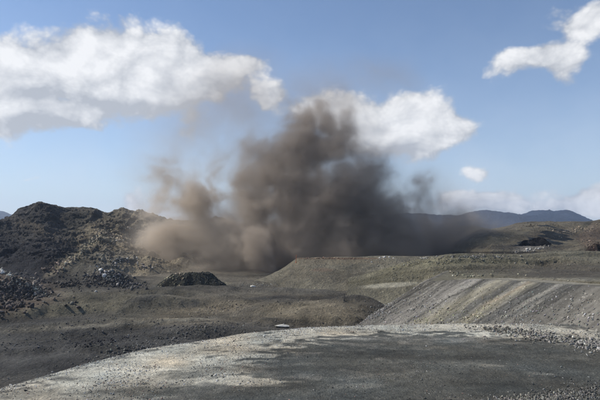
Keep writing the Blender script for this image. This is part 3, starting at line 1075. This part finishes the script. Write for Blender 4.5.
# gravel on the pad: density follows the pale crust
def pad_gravel():
    n = 380000
    x = RNG.uniform(-46, 52, n); y = 38 + (RNG.random(n) ** 1.15) * 50
    keep = np.abs(x) < y * 0.64
    x, y = x[keep], y[keep]
    sd, _ = poly_dist(x, y, edge)
    z = pad_height(x, y)
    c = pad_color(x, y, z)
    lum = c.mean(1)
    clump = fbm(x, y, scale=4.5, octv=4, seed=130)
    pr = np.clip(0.05 + (lum - 0.06) * 1.7, 0.03, 0.6) * np.clip(0.55 + clump * 1.9, 0.08, 1.6)
    edge_k = np.exp(-((sd + 1.0) / 1.6) ** 2)
    pr = pr + edge_k * 0.35
    k = (RNG.random(len(x)) < pr) & (sd < 4)
    x, y, z, c, lum = x[k], y[k], z[k], c[k], lum[k]
    n = len(x)
    s = 0.04 + 0.22 * RNG.random(n) ** 4.5
    big = RNG.random(n) < 0.01
    s = np.where(big, s + RNG.random(n) * 0.35, s)
    s = np.where(lum < 0.1, s * 0.8, s)
    base = c * np.exp(RNG.normal(0.15, 0.5, n))[:, None]
    kind = RNG.random(n)
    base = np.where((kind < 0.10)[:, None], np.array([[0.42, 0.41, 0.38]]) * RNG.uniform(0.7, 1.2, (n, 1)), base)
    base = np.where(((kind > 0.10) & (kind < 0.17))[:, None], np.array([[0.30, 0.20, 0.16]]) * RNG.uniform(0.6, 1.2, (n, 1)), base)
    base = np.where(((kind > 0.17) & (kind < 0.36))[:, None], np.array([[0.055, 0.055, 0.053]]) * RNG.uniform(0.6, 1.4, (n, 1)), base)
    pos = np.stack([x, y, z + s * 0.12], 1)
    o = rocks_mesh('gravel', pos, s, np.clip(base, 0.02, 0.6))
    tag(o, 'loose crushed stones strewn over the pale and dark foreground', kind='stuff')


pad_gravel()

# stones rolled to the foot of the striped bank, and at the lower right corner
pos, siz, colr = scatter_px([
    (545, 337, 62, 5, -7, 900, (0.20, 0.19, 0.17)), (596, 345, 26, 6, -5, 500, (0.26, 0.25, 0.23)), (505, 331, 30, 3, -6, 260, (0.12, 0.115, 0.10)),
    (640, 352, 40, 8, -10, 400, (0.22, 0.21, 0.19))], ['pad', 'bank'], (0.12, 0.75), power=3)
tag(rocks_mesh('bank_foot_rubble', pos, siz, colr), 'row of pale and dark stones along the foot of the striped bank', kind='stuff')
pos, siz, colr = scatter_px([(560, 397, 60, 7, 6, 1500, (0.15, 0.145, 0.13)), (612, 391, 30, 10, 4, 700, (0.10, 0.10, 0.095)), (520, 400, 40, 4, 4, 500, (0.20, 0.19, 0.16))],
                            ['pad'], (0.06, 0.42), power=3)
tag(rocks_mesh('corner_rubble', pos, siz, colr), 'dark and olive stones gathered in the lower right corner', kind='stuff')


# rubble on the face of the bank
def bank_rubble():
    n = 16000
    j = RNG.integers(0, len(CR), n)
    t = 0.6 + RNG.random(n) * 26
    lx = CR[j, 0] + NRM[j, 0] * t; ly = CR[j, 1] + NRM[j, 1] * t
    pos, s, c = [], [], []
    for a, b, tt in zip(lx, ly, t):
        if b < 60 or b > 190: continue
        h = TREES['bank'].ray_cast(Vector((a, b, 60)), Vector((0, 0, -1)))
        if h[0] is None: continue
        pxx, pyy = proj(np.array(a), np.array(b), np.array(h[0].z))
        q = float(pxx + (pyy - 282) * 1.75)
        low = 0.25 + 0.75 * min(1, max(0, (float(pyy) - 286) / 30))
        if RNG.random() > low: continue
        sz = 0.14 + 0.55 * RNG.random() ** 3 * (0.5 + low * 0.6)
        pos.append((a, b, h[0].z + sz * 0.1)); s.append(sz)
        if q < 480: base = (0.27, 0.26, 0.25)
        elif q < 515: base = (0.26, 0.245, 0.16)
        elif q < 545: base = (0.28, 0.26, 0.17)
        else: base = (0.21, 0.205, 0.19)
        c.append(tints(1, base, 0.5, 0.06)[0])
    o = rocks_mesh('bank_rubble', np.array(pos), np.array(s), np.array(c))
    tag(o, 'loose stones lying in stripes down the steep grey bank', kind='stuff')


bank_rubble()

# broken rock on the left side
ALLF = ['floor', 'lhill', 'mid', 'bench', 'bank', 'pad']
pos, siz, colr = scatter_px([
    (4, 272, 12, 3, -30, 60, (0.36, 0.33, 0.29)), (28, 284, 22, 5, -24, 300, (0.20, 0.175, 0.145)), (22, 292, 26, 6, -10, 350, (0.05, 0.045, 0.042)), (10, 303, 18, 8, 10, 420, (0.09, 0.075, 0.065)),
    (-40, 285, 40, 16, 0, 500, (0.15, 0.13, 0.11)), (36, 291, 12, 4, -20, 60, (0.28, 0.25, 0.2)), (20, 290, 34, 12, 0, 900, (0.09, 0.078, 0.068))], ALLF, (0.2, 3.2), power=5)
tag(rocks_mesh('quarry_rubble', pos, siz, colr), 'tumbled brown and dark blocks on the rise at the left edge', kind='stuff')
pos, siz, colr = scatter_px([
    (102, 274, 12, 5, -40, 60, (0.30, 0.29, 0.27)), (110, 282, 30, 6, -8, 900, (0.06, 0.057, 0.053)), (112, 276, 18, 7, -30, 300, (0.10, 0.098, 0.09)), (75, 285, 26, 4, 0, 200, (0.06, 0.052, 0.045)),
    (130, 286, 18, 3, 0, 100, (0.14, 0.13, 0.12))], ALLF, (0.2, 3.2), power=5)
tag(rocks_mesh('quarry_rubble', pos, siz, colr), 'dark broken blocks below the hill with white stones among them', kind='stuff')
pos, siz, colr = scatter_px([
    (66, 264, 17, 2.6, 30, 110, (0.34, 0.28, 0.20)), (60, 270, 8, 2, 30, 50, (0.17, 0.13, 0.10)), (86, 248, 18, 3, 38, 170, (0.30, 0.27, 0.19)), (94, 240, 14, 2, 30, 90, (0.34, 0.3, 0.22)), (112, 236, 16, 2.4, -14, 170, (0.36, 0.29, 0.22)), (120, 241, 10, 1.6, -14, 70, (0.34, 0.3, 0.24)), (138, 232, 13, 1.3, -22, 90, (0.38, 0.34, 0.27)),
    (50, 268, 14, 3, 30, 80, (0.18, 0.14, 0.11)), (100, 240, 30, 14, 20, 240, (0.06, 0.056, 0.05)), (120, 262, 20, 5, 0, 120, (0.22, 0.21, 0.19)), (45, 250, 20, 8, 10, 120, (0.05, 0.047, 0.05)),
    (146, 267, 10, 3, 0, 60, (0.24, 0.22, 0.19))], ['lhill', 'floor'], (0.3, 3.6), power=5)
tag(rocks_mesh('hillside_rubble', pos, siz, colr), 'tan and pale broken rock running up the dark hillside', kind='stuff')
# scattered stones over the floor
pos, siz, colr = scatter_px([
    (150, 345, 70, 6, 14, 500, (0.16, 0.155, 0.14)), (220, 310, 26, 5, 10, 260, (0.26, 0.22, 0.17)), (100, 320, 110, 16, 4, 300, (0.13, 0.12, 0.105)), (320, 310, 80, 14, 0, 120, (0.16, 0.14, 0.11)),
    (400, 300, 36, 14, 0, 260, (0.2, 0.195, 0.18)), (97, 342, 30, 4, 8, 200, (0.035, 0.035, 0.037)), (260, 285, 20, 1.6, 0, 90, (0.4, 0.38, 0.33)), (382, 312, 16, 8, 20, 220, (0.24, 0.235, 0.22)),
    (200, 327, 60, 4, 4, 200, (0.16, 0.15, 0.14)), (30, 345, 50, 6, 4, 100, (0.10, 0.10, 0.10))], ['floor', 'bank', 'mid'], (0.18, 1.0), power=3)
tag(rocks_mesh('floor_rubble', pos, siz, colr), 'small scattered stones on the dark quarry floor', kind='stuff')
pos, siz, colr = scatter_px([
    (430, 262, 60, 4, 3, 200, (0.2, 0.19, 0.15)), (385, 257, 10, 1, 20, 40, (0.5, 0.47, 0.42)), (425, 258.5, 6, .8, 0, 24, (0.45, 0.42, 0.36)), (470, 257, 36, 1.2, 0, 160, (0.22, 0.21, 0.19)),
    (440, 276, 60, 4, 3, 200, (0.2, 0.19, 0.14)), (330, 258.4, 34, .8, 0, 110, (0.2, 0.13, 0.09)), (540, 262, 70, 6, 0, 120, (0.17, 0.155, 0.12))], ['bench', 'mid', 'rhill'], (0.3, 1.5), power=2.5)
tag(rocks_mesh('bench_rubble', pos, siz, colr), 'stones dotted along the top of the olive slopes', kind='stuff')
pos, siz, colr = scatter_px([
    (530, 250, 16, 2, 10, 36, (0.28, 0.27, 0.25)), (545, 246, 4, 2.4, 40, 20, (0.34, 0.32, 0.28)), (585, 229, 30, 3, 10, 120, (0.24, 0.2, 0.15)), (590, 245, 14, 5, 0, 50, (0.13, 0.105, 0.085)),
    (530, 226, 8, 1.4, 0, 40, (0.09, 0.08, 0.06))], ['rhill'], (0.6, 2.6), power=2.5)
tag(rocks_mesh('hill_rubble', pos, siz, colr), 'pale stones on the brown hill below the black coal patch', kind='stuff')


# ------------------------------------------------------------------ heaps (things)
def heap(name, label, cat, px, py_base, d, wid, dep, hgt, core_col, rock_sets, seed, keys, tilt=0.0, flat=0.35, parts='rock', mat=None):
    """a tipped heap: a lumpy core with the loose rock lying on it"""
    bx, by, _ = P(px, py_base, d)
    h = drop(bx, by, keys)
    bz = h[0].z if h else FLOOR_Z
    root = bpy.data.objects.new(name, None); COL.objects.link(root)
    root.location = (bx, by, bz)
    tag(root, label, cat)
    nu, nv = 90, 26
    th = np.linspace(0, 2 * math.pi, nu); rr = np.linspace(0, 1.0, nv)
    R, T = np.meshgrid(rr, th, indexing='ij')
    lobes = 1 + 0.16 * np.sin(2 * T + seed) + 0.08 * np.sin(5 * T + seed * 2) + 0.06 * np.sin(11 * T + seed)
    x, y = R * np.cos(T) * wid / 2 * lobes, R * np.sin(T) * dep / 2 * lobes
    prof = np.where(R < flat, 1.0, 1 - ((R - flat) / (1 - flat)) ** 1.3)
    z = prof * hgt * (1 + 0.2 * fbm(x + 50, y, scale=wid / 4, octv=3, seed=seed)) + fbm(x, y, scale=wid / 12, octv=4, seed=seed + 1, ridged=True) * hgt * 0.10 * (1 - R ** 4)
    z = z + x / wid * tilt + fbm(x + 9, y, scale=wid / 5, octv=4, seed=seed + 2, ridged=True) * hgt * 0.34 * (1 - R ** 3)
    z = z - 1.2 * (R ** 6)
    c = np.zeros(x.shape + (3,)) + np.array(core_col)
    c = c * (1 + 0.4 * fbm(x, y, scale=wid / 8, octv=3, seed=seed + 5)[..., None])
    core = grid_mesh('mound', np.stack([x, y, z], -1), nu, nv, c, mat or M_HILL, root)
    tree = add_bvh(core)
    for (a0, a1, cnt, smin, smax, colr) in rock_sets:    # spread between two fractions of the width
        n = cnt
        u = RNG.uniform(a0, a1, n) * wid / 2
        v = RNG.uniform(-0.9, 0.9, n) * dep / 2
        rad = np.sqrt((u / wid * 2) ** 2 + (v / dep * 2) ** 2)
        k = rad < 1.15
        u, v, rad = u[k], v[k], rad[k]
        hits = [tree.ray_cast(Vector((a_, b_, 60)), Vector((0, 0, -1)))[0] for a_, b_ in zip(u, v)]
        k = np.array([q is not None for q in hits])
        zz = np.array([q.z for q in hits if q is not None]); u, v = u[k], v[k]
        s = smin + (smax - smin) * RNG.random(len(u)) ** 2.4
        ob = rocks_mesh(parts, np.stack([u, v, zz], 1), s, tints(len(u), colr, 0.4, 0.06), parent=root)
        tag(ob, kind='stuff')
    return root


heap('rubble_heap', 'long low heap of broken rock, tan at its left and dark at its right end', 'rubble heap', 194, 285.5, 285, 40, 15, 6.4, (0.045, 0.047, 0.04),
     [(-1.15, -0.25, 520, 0.4, 2.1, (0.27, 0.23, 0.16)), (-0.5, 1.05, 1300, 0.3, 1.9, (0.05, 0.052, 0.042)), (-0.3, 0.8, 50, 0.4, 1.1, (0.26, 0.25, 0.22)), (0.6, 1.15, 70, 0.4, 1.2, (0.14, 0.12, 0.09))],
     3, ['floor'])
heap('coal_heap', 'black coal heap on the slope of the brown hill', 'coal heap', 532, 246, 360, 21, 15, 4.4, (0.012, 0.012, 0.014), [(-1, 1, 350, 0.2, 0.8, (0.018, 0.018, 0.02))], 9, ['rhill'], tilt=5.5)
heap('rubble_heap', 'low dark clutter of rock on the crest beside the right edge of the dust', 'rubble heap', 478, 257.5, 284, 17, 8, 1.9, (0.07, 0.066, 0.06),
     [(-1.1, 1.1, 90, 0.5, 1.7, (0.08, 0.076, 0.07)), (-1.0, 1.0, 40, 0.4, 1.3, (0.36, 0.34, 0.31))], 12, ['bench', 'rhill', 'mid'])
heap('rubble_heap', 'dark reddish rubble heap at the right edge below the brown hill', 'rubble heap', 596, 253.5, 284, 12, 9, 5.2, (0.06, 0.045, 0.038),
     [(-1.1, 1.1, 110, 0.5, 1.8, (0.08, 0.055, 0.045)), (-1.0, 1.0, 20, 0.4, 1.2, (0.3, 0.25, 0.2))], 15, ['bench', 'rhill'])


# ------------------------------------------------------------------ single boulders
def boulder(px, py, keys, size, col, label, group=None, squash=0.7, name='boulder', sub=2):
    h = see(px, py, keys)
    if h is None: return
    p = h[0]
    me = bpy.data.meshes.new(name)
    import bmesh
    bm = bmesh.new()
    bmesh.ops.create_icosphere(bm, subdivisions=sub, radius=0.5)
    sd = random.random() * 100
    planes = [Vector((random.gauss(0, 1), random.gauss(0, 1), random.gauss(0, 1))).normalized() for _ in range(9)]
    for v in bm.verts:
        for n in planes:
            dd = v.co.dot(n)
            if dd > 0.30: v.co -= n * (dd - 0.30)
        v.co.x *= size[0] * 1.25; v.co.y *= size[1] * 1.25; v.co.z *= size[2] * 1.25
    bm.to_mesh(me); bm.free()
    a = me.color_attributes.new('tint', 'FLOAT_COLOR', 'POINT')
    for d in a.data: d.color = (*col, 1)
    me.materials.append(M_ROCK)
    o = bpy.data.objects.new(name, me); COL.objects.link(o)
    o.location = (p.x, p.y, p.z + size[2] * (0.22 if size[2] > 0.8 else -0.05))
    o.rotation_euler = (0, 0, random.uniform(-0.5, 0.5))
    tag(o, label, 'boulder', group)
    return o


boulder(283, 325.5, ['floor', 'pad'], (4.6, 2.0, 0.75), (0.62, 0.6, 0.53), 'long flat white slab lying at the rim of the pale gravel', name='stone_slab')
boulder(101, 271, ALLF, (3.0, 2.4, 2.4), (0.58, 0.57, 0.55), 'upper of the two largest white boulders among the dark blocks')
boulder(104, 277, ALLF, (2.6, 2.2, 3.0), (0.55, 0.54, 0.52), 'taller white boulder just below another among the dark blocks')
boulder(2, 273, ALLF, (2.6, 2.2, 2.2), (0.55, 0.53, 0.5), 'white boulder on the rubble rise at the left edge')
boulder(253, 286.5, ALLF, (3.0, 1.6, 0.9), (0.58, 0.56, 0.5), 'flat white block on the floor at the foot of the olive embankment')
for bx_, by_, sz, lb in ((97, 267, 1.5, 'small pale boulder just above the two large white boulders'), (109, 272, 1.4, 'small pale boulder right of the upper large white boulder'),
                         (96, 276, 1.2, 'small pale boulder left of the lower large white boulder'), (114, 277, 1.3, 'small pale boulder right of the lower large white boulder'),
                         (122, 284, 1.2, 'small pale boulder at the right foot of the dark blocks'), (90, 283, 1.3, 'small pale boulder at the left foot of the dark blocks'),
                         (96, 292, 1.6, 'pale grey boulder alone on the floor below the dark blocks')):
    boulder(bx_, by_, ALLF, (sz, sz, sz * 0.8), (0.4, 0.39, 0.37), lb, 'small pale boulders around the dark blocks', sub=1)
for bx_, by_, sz, lb in ((380, 258.2, 1.3, 'leftmost white boulder of the short row on the olive crest'), (384.5, 257.6, 1.7, 'biggest white boulder, second from the left on the olive crest'),
                         (389, 257.4, 1.5, 'third white boulder from the left on the olive crest'), (393.5, 258.2, 1.1, 'smallest, rightmost white boulder of the row on the olive crest')):
    boulder(bx_, by_, ['bench', 'mid', 'rhill'], (sz, sz, sz * 0.7), (0.6, 0.58, 0.54), lb, 'white boulders on the olive crest', sub=1)


# ------------------------------------------------------------------ marker posts
def simple_mat(name, col, rough=0.7):
    m = bpy.data.materials.new(name); m.use_nodes = True
    G = NT(m.node_tree)
    b = m.node_tree.nodes['Principled BSDF']
    n = G.noise(G.n('ShaderNodeTexCoord').outputs['Object'], 6.0, 4, 0.6)
    vs = G.mix(n, tuple(c * 0.75 for c in col), tuple(min(c * 1.2, 1) for c in col))
    G.put(b.inputs['Base Color'], vs)
    b.inputs['Roughness'].default_value = rough
    return m


M_ORANGE = simple_mat('orange_paint', (0.45, 0.13, 0.05))
M_DARKWOOD = simple_mat('dark_post', (0.05, 0.045, 0.04))


def post(px, py, keys, h, r, mat, label, name):
    import bmesh
    hit = see(px, py, keys)
    if hit is None: return
    p = hit[0]
    root = bpy.data.objects.new(name, None); COL.objects.link(root)
    root.location = (p.x, p.y, p.z); root.rotation_euler = (math.radians(2), math.radians(3), 0)
    tag(root, label, 'post')
    for nm, z0, z1, rad, seg in (('foot', -0.3, 0.35, r * 2.6, 8), ('pole', 0.352, h, r, 10), ('cap', h + 0.002, h + r * 2.5, r * 1.5, 10)):
        bm = bmesh.new()
        bmesh.ops.create_cone(bm, cap_ends=True, segments=seg, radius1=rad, radius2=rad * 0.8, depth=z1 - z0)
        for v in bm.verts: v.co.z += (z0 + z1) / 2
        me = bpy.data.meshes.new(nm); bm.to_mesh(me); bm.free(); me.materials.append(mat)
        o = bpy.data.objects.new(nm, me); COL.objects.link(o); o.parent = root


post(296, 262.5, ['mid', 'floor'], 4.0, 0.16, M_ORANGE, 'thin orange marker pole at the left end of the olive embankment', 'marker_pole')
post(344, 300.5, ['floor', 'mid'], 2.2, 0.14, M_DARKWOOD, 'short dark post on the quarry floor below the olive embankment', 'marker_post')


# ------------------------------------------------------------------ the dust of the blast
D0 = 430.0
VX = (-215.0, 215.0); VY = (352.0, 520.0); VZ = (-22.0, 176.0)
VS = 1.5
NX, NY, NZ = int((VX[1] - VX[0]) / VS) + 1, int((VY[1] - VY[0]) / VS) + 1, int((VZ[1] - VZ[0]) / VS) + 1
gx = np.linspace(*VX, NX, dtype=np.float32); gy = np.linspace(*VY, NY, dtype=np.float32); gz = np.linspace(*VZ, NZ, dtype=np.float32)
GX, GY, GZ = np.meshgrid(gx, gy, gz, indexing='ij')
w1 = fbm(GX, GY, GZ, scale=52, octv=3, seed=200)
w2 = fbm(GX, GY, GZ, scale=52, octv=3, seed=210)
UX = GX + w1 * 9; UZ = GZ + w2 * 9; UY = GY + (w2 - w1) * 5
WXg = GX + w1 * 20
WZg = GZ + w2 * 18
WYg = GY + (w1 - w2) * 10
# billowing detail: rounded lobes with creases
bil = 1 - np.abs(fbm(WXg, WYg, WZg, scale=30, octv=1, seed=220)) * 2
tot = np.zeros_like(GX); amp = 1.0; nrm_ = 0
f = 1 / 40.0
for k in range(6):
    n = np.abs(vnoise(WXg * f + 3.1 * k, WYg * f + 7.7 * k, WZg * f + 1.9 * k, 230 + k))
    tot += (n * 2 - 0.6) * amp; nrm_ += amp; amp *= 0.68; f *= 2.07
billow = tot / nrm_
del bil
soft_n = fbm(WXg, WYg, WZg, scale=30, octv=5, seed=250, gain=0.65)

PUFFS = [  # px, py, radius across, radius up (picture px), depth offset, radius deep (m), density, tightness
    # broad dark base and body
    (300, 248, 62, 32, 0, 46, 1.00), (350, 240, 46, 30, 5, 40, 0.95), (255, 250, 42, 28, -6, 40, 1.0), (212, 250, 40, 30, -10, 34, 0.62), (395, 238, 42, 26, 5, 34, 0.8),
    (440, 236, 42, 24, 0, 28, 0.6), (475, 238, 32, 18, 0, 22, 0.36), (185, 252, 32, 26, -12, 24, 0.34), (168, 236, 26, 26, -10, 22, 0.18),
    # the rising column
    (290, 205, 44, 34, 0, 34, 0.95), (325, 190, 38, 34, 0, 32, 0.95), (265, 195, 30, 30, 4, 28, 0.75), (355, 205, 32, 28, 0, 28, 0.85), (308, 155, 34, 30, 0, 26, 0.85),
    (335, 150, 26, 30, 0, 24, 0.8), (282, 160, 26, 26, 4, 22, 0.6), (320, 125, 26, 18, 2, 20, 0.55), (292, 128, 22, 18, 2, 18, 0.45), (345, 125, 16, 20, 0, 16, 0.4),
    (370, 180, 20, 20, 0, 18, 0.4), (395, 208, 26, 18, 0, 20, 0.6), (372, 195, 22, 24, 0, 18, 0.6), (425, 205, 22, 22, 0, 18, 0.55), (428, 188, 14, 14, 0, 12, 0.55),
    (226, 228, 34, 24, 0, 26, 0.6), (240, 230, 40, 24, 4, 26, 0.7), (330, 178, 44, 34, 6, 24, 0.7), (310, 130, 34, 26, 2, 20, 0.6), (184, 215, 30, 38, 0, 24, 0.7), (178, 185, 26, 26, 0, 20, 0.6), (162, 172, 24, 18, 0, 16, 0.5), (195, 172, 18, 12, 0, 12, 0.35), (186, 234, 30, 28, -6, 24, 0.7), (194, 205, 28, 28, -4, 24, 0.9), (182, 214, 28, 30, -4, 24, 0.9), (172, 190, 22, 24, -2, 16, 0.5), (212, 195, 24, 28, 0, 16, 0.2), (166, 208, 24, 34, 0, 20, 0.55), (218, 165, 28, 22, 0, 16, 0.26), (272, 222, 24, 24, 0, 26, 0.9), (246, 208, 22, 22, 0, 22, 0.5),
    # shoulders that tie the column to the base
    (235, 190, 34, 34, 6, 24, 0.15), (258, 228, 40, 28, 0, 32, 0.8), (205, 236, 34, 26, -4, 26, 0.5), (385, 215, 34, 26, 0, 26, 0.6), (300, 175, 54, 44, 6, 26, 0.55),
    (455, 225, 34, 16, 0, 20, 0.35), (420, 222, 34, 20, 0, 22, 0.45), (365, 165, 18, 24, 0, 18, 0.45), (255, 150, 24, 26, 6, 20, 0.3), (178, 215, 26, 30, 0, 20, 0.3),
    # thin upper veils
    (250, 150, 44, 44, 8, 26, 0.17), (215, 145, 44, 34, 8, 26, 0.16), (238, 118, 38, 44, 8, 26, 0.14), (250, 150, 34, 34, 8, 22, 0.16), (205, 105, 28, 30, 8, 20, 0.10), (330, 95, 40, 22, 4, 18, 0.17),
    (372, 78, 40, 16, 4, 16, 0.12), (265, 120, 34, 40, 6, 20, 0.12), (150, 195, 24, 18, 0, 16, 0.13), (300, 108, 38, 20, 4, 18, 0.16), (455, 210, 26, 18, 0, 14, 0.16), (385, 170, 18, 18, 0, 12, 0.16),
    # low drifting skirt at left and right
    (150, 256, 28, 18, -20, 18, 0.12), (135, 248, 22, 18, -16, 16, 0.07), (180, 268, 34, 9, -40, 16, 0.14), (490, 238, 26, 14, 10, 18, 0.10), (505, 230, 22, 10, 10, 14, 0.05), (225, 266, 50, 8, -30, 18, 0.30),
]
main = np.zeros_like(GX); wden = np.zeros_like(GX); veil = np.zeros_like(GX)
for (px, py, rx, ry, dy, rd, den) in PUFFS:
    cx, _, cz = P(px, py, D0 + dy)
    ax, azr = rx * D0 / FPX, ry * D0 / FPX
    q = ((UX - cx) / ax) ** 2 + ((UY - (D0 + dy)) / rd) ** 2 + ((UZ - cz) / azr) ** 2
    g = np.exp(-q * 0.75)
    if den >= 0.22:
        main = np.maximum(main, g * (0.62 + 0.38 * den))
        wden = np.maximum(wden, g * den)
    veil = np.maximum(veil, g * den * (2.3 if den < 0.22 and py < 175 else 1.0))
edge_f = main + billow * 0.80 + soft_n * 0.50
body = sm(edge_f, 0.28, 0.74)
clump = 0.22 + 1.8 * np.clip(0.42 + billow * 1.3 + soft_n * 1.2, 0, 1) ** 1.8
dens = body * (wden ** 1.2) * clump + np.clip(veil * (0.75 + soft_n * 1.8 + billow * 0.8), 0, None) * 0.26
fade = sm(GX, VX[0], VX[0] + 16) * (1 - sm(GX, VX[1] - 16, VX[1])) * sm(GY, VY[0], VY[0] + 10) * (1 - sm(GY, VY[1] - 10, VY[1])) * (1 - sm(GZ, VZ[1] - 14, VZ[1]))
dens = (dens * fade).astype(np.float32)
dens[dens < 0.004] = 0
DUST_K = 0.19          # extinction per metre at density 1

hm = bpy.data.meshes.new('dust_density')
hm.vertices.add(dens.size)
at_ = hm.attributes.new('amount', 'FLOAT', 'POINT')
at_.data.foreach_set('value', dens.reshape(-1))
ho = bpy.data.objects.new('dust_density', hm)      # data only, never part of the scene

gt = bpy.data.node_groups.new('dust_density', 'GeometryNodeTree')
gt.interface.new_socket('Geometry', in_out='INPUT', socket_type='NodeSocketGeometry')
gt.interface.new_socket('Geometry', in_out='OUTPUT', socket_type='NodeSocketGeometry')
GN = NT(gt)
oi = GN.n('GeometryNodeObjectInfo'); oi.inputs['Object'].default_value = ho
na_ = GN.n('GeometryNodeInputNamedAttribute', data_type='FLOAT'); na_.inputs['Name'].default_value = 'amount'
ps = GN.n('GeometryNodeInputPosition')
sp3 = GN.n('ShaderNodeSeparateXYZ'); GN.put(sp3.inputs[0], ps.outputs[0])
def gidx(s, lo, hi, n):
    return GN.m('ROUND', GN.m('MULTIPLY', GN.m('SUBTRACT', s, lo), (n - 1) / (hi - lo)))
ii = gidx(sp3.outputs[0], *VX, NX); jj = gidx(sp3.outputs[1], *VY, NY); kk = gidx(sp3.outputs[2], *VZ, NZ)
lin = GN.m('ADD', GN.m('MULTIPLY', GN.m('ADD', GN.m('MULTIPLY', ii, float(NY)), jj), float(NZ)), kk)
si = GN.n('GeometryNodeSampleIndex', data_type='FLOAT', domain='POINT'); si.clamp = True
GN.put(si.inputs['Geometry'], oi.outputs['Geometry']); GN.put(si.inputs['Value'], na_.outputs[0]); GN.put(si.inputs['Index'], lin)
vc = GN.n('GeometryNodeVolumeCube')
GN.put(vc.inputs['Density'], si.outputs[0])
vc.inputs['Min'].default_value = (VX[0], VY[0], VZ[0]); vc.inputs['Max'].default_value = (VX[1], VY[1], VZ[1])
vc.inputs['Resolution X'].default_value = NX; vc.inputs['Resolution Y'].default_value = NY; vc.inputs['Resolution Z'].default_value = NZ
M_DUST = bpy.data.materials.new('blast_dust'); M_DUST.use_nodes = True
M_DUST.node_tree.nodes.clear()
D = NT(M_DUST.node_tree)
vi = D.n('ShaderNodeAttribute'); vi.attribute_name = 'density'
geo = D.n('ShaderNodeTexCoord')
dsep = D.n('ShaderNodeSeparateXYZ'); D.put(dsep.inputs[0], geo.outputs['Object'])
tone = D.noise(geo.outputs['Object'], 0.02, 3, 0.55)
# lighter tan low and at the left, darker brown at right and top
lx = D.sstep(dsep.outputs[0], 5.0, -85.0)
lz = D.sstep(dsep.outputs[2], 110.0, 10.0)
tan_k = D.m('MULTIPLY', D.m('MULTIPLY', lx, lz), 0.9)
tan_k = D.m('ADD', tan_k, D.m('MULTIPLY', D.m('SUBTRACT', tone, 0.5), 0.5), clamp=True)
dcol = D.mix(tan_k, (0.60, 0.53, 0.46), (0.84, 0.75, 0.64))
pv = D.n('ShaderNodeVolumePrincipled')
pv.inputs['Density Attribute'].default_value = ''
D.put(pv.inputs['Color'], dcol)
D.put(pv.inputs['Density'], D.m('MULTIPLY', vi.outputs['Fac'], DUST_K))
pv.inputs['Anisotropy'].default_value = 0.25
do = D.n('ShaderNodeOutputMaterial'); D.put(do.inputs['Volume'], pv.outputs[0])
smn = GN.n('GeometryNodeSetMaterial'); smn.inputs['Material'].default_value = M_DUST
GN.put(smn.inputs[0], vc.outputs[0])
go = GN.n('NodeGroupOutput'); GN.put(go.inputs[0], smn.outputs[0])
vd = bpy.data.volumes.new('dust_cloud')
vd.materials.append(M_DUST)
vo = bpy.data.objects.new('dust_cloud', vd); COL.objects.link(vo)
md = vo.modifiers.new('dust', 'NODES'); md.node_group = gt
tag(vo, 'huge billowing grey brown dust cloud rising from the blast', kind='stuff')


# ------------------------------------------------------------------ air
def haze():
    import bmesh
    bm = bmesh.new()
    bmesh.ops.create_cube(bm, size=1)
    for v in bm.verts:
        v.co.x *= 15800; v.co.y *= 15800
        v.co.z = -31 if v.co.z < 0 else 400
    me = bpy.data.meshes.new('haze'); bm.to_mesh(me); bm.free()
    m = bpy.data.materials.new('haze_air'); m.use_nodes = True
    m.node_tree.nodes.clear()
    H = NT(m.node_tree)
    p = H.n('ShaderNodeVolumePrincipled')
    p.inputs['Color'].default_value = (0.62, 0.76, 1.0, 1)
    p.inputs['Density'].default_value = 0.000075
    p.inputs['Anisotropy'].default_value = 0.3
    o_ = H.n('ShaderNodeOutputMaterial'); H.put(o_.inputs['Volume'], p.outputs[0])
    me.materials.append(m)
    o = bpy.data.objects.new('haze', me); COL.objects.link(o)
    tag(o, 'thin pale blue haze in the air over the whole quarry', kind='stuff')


haze()
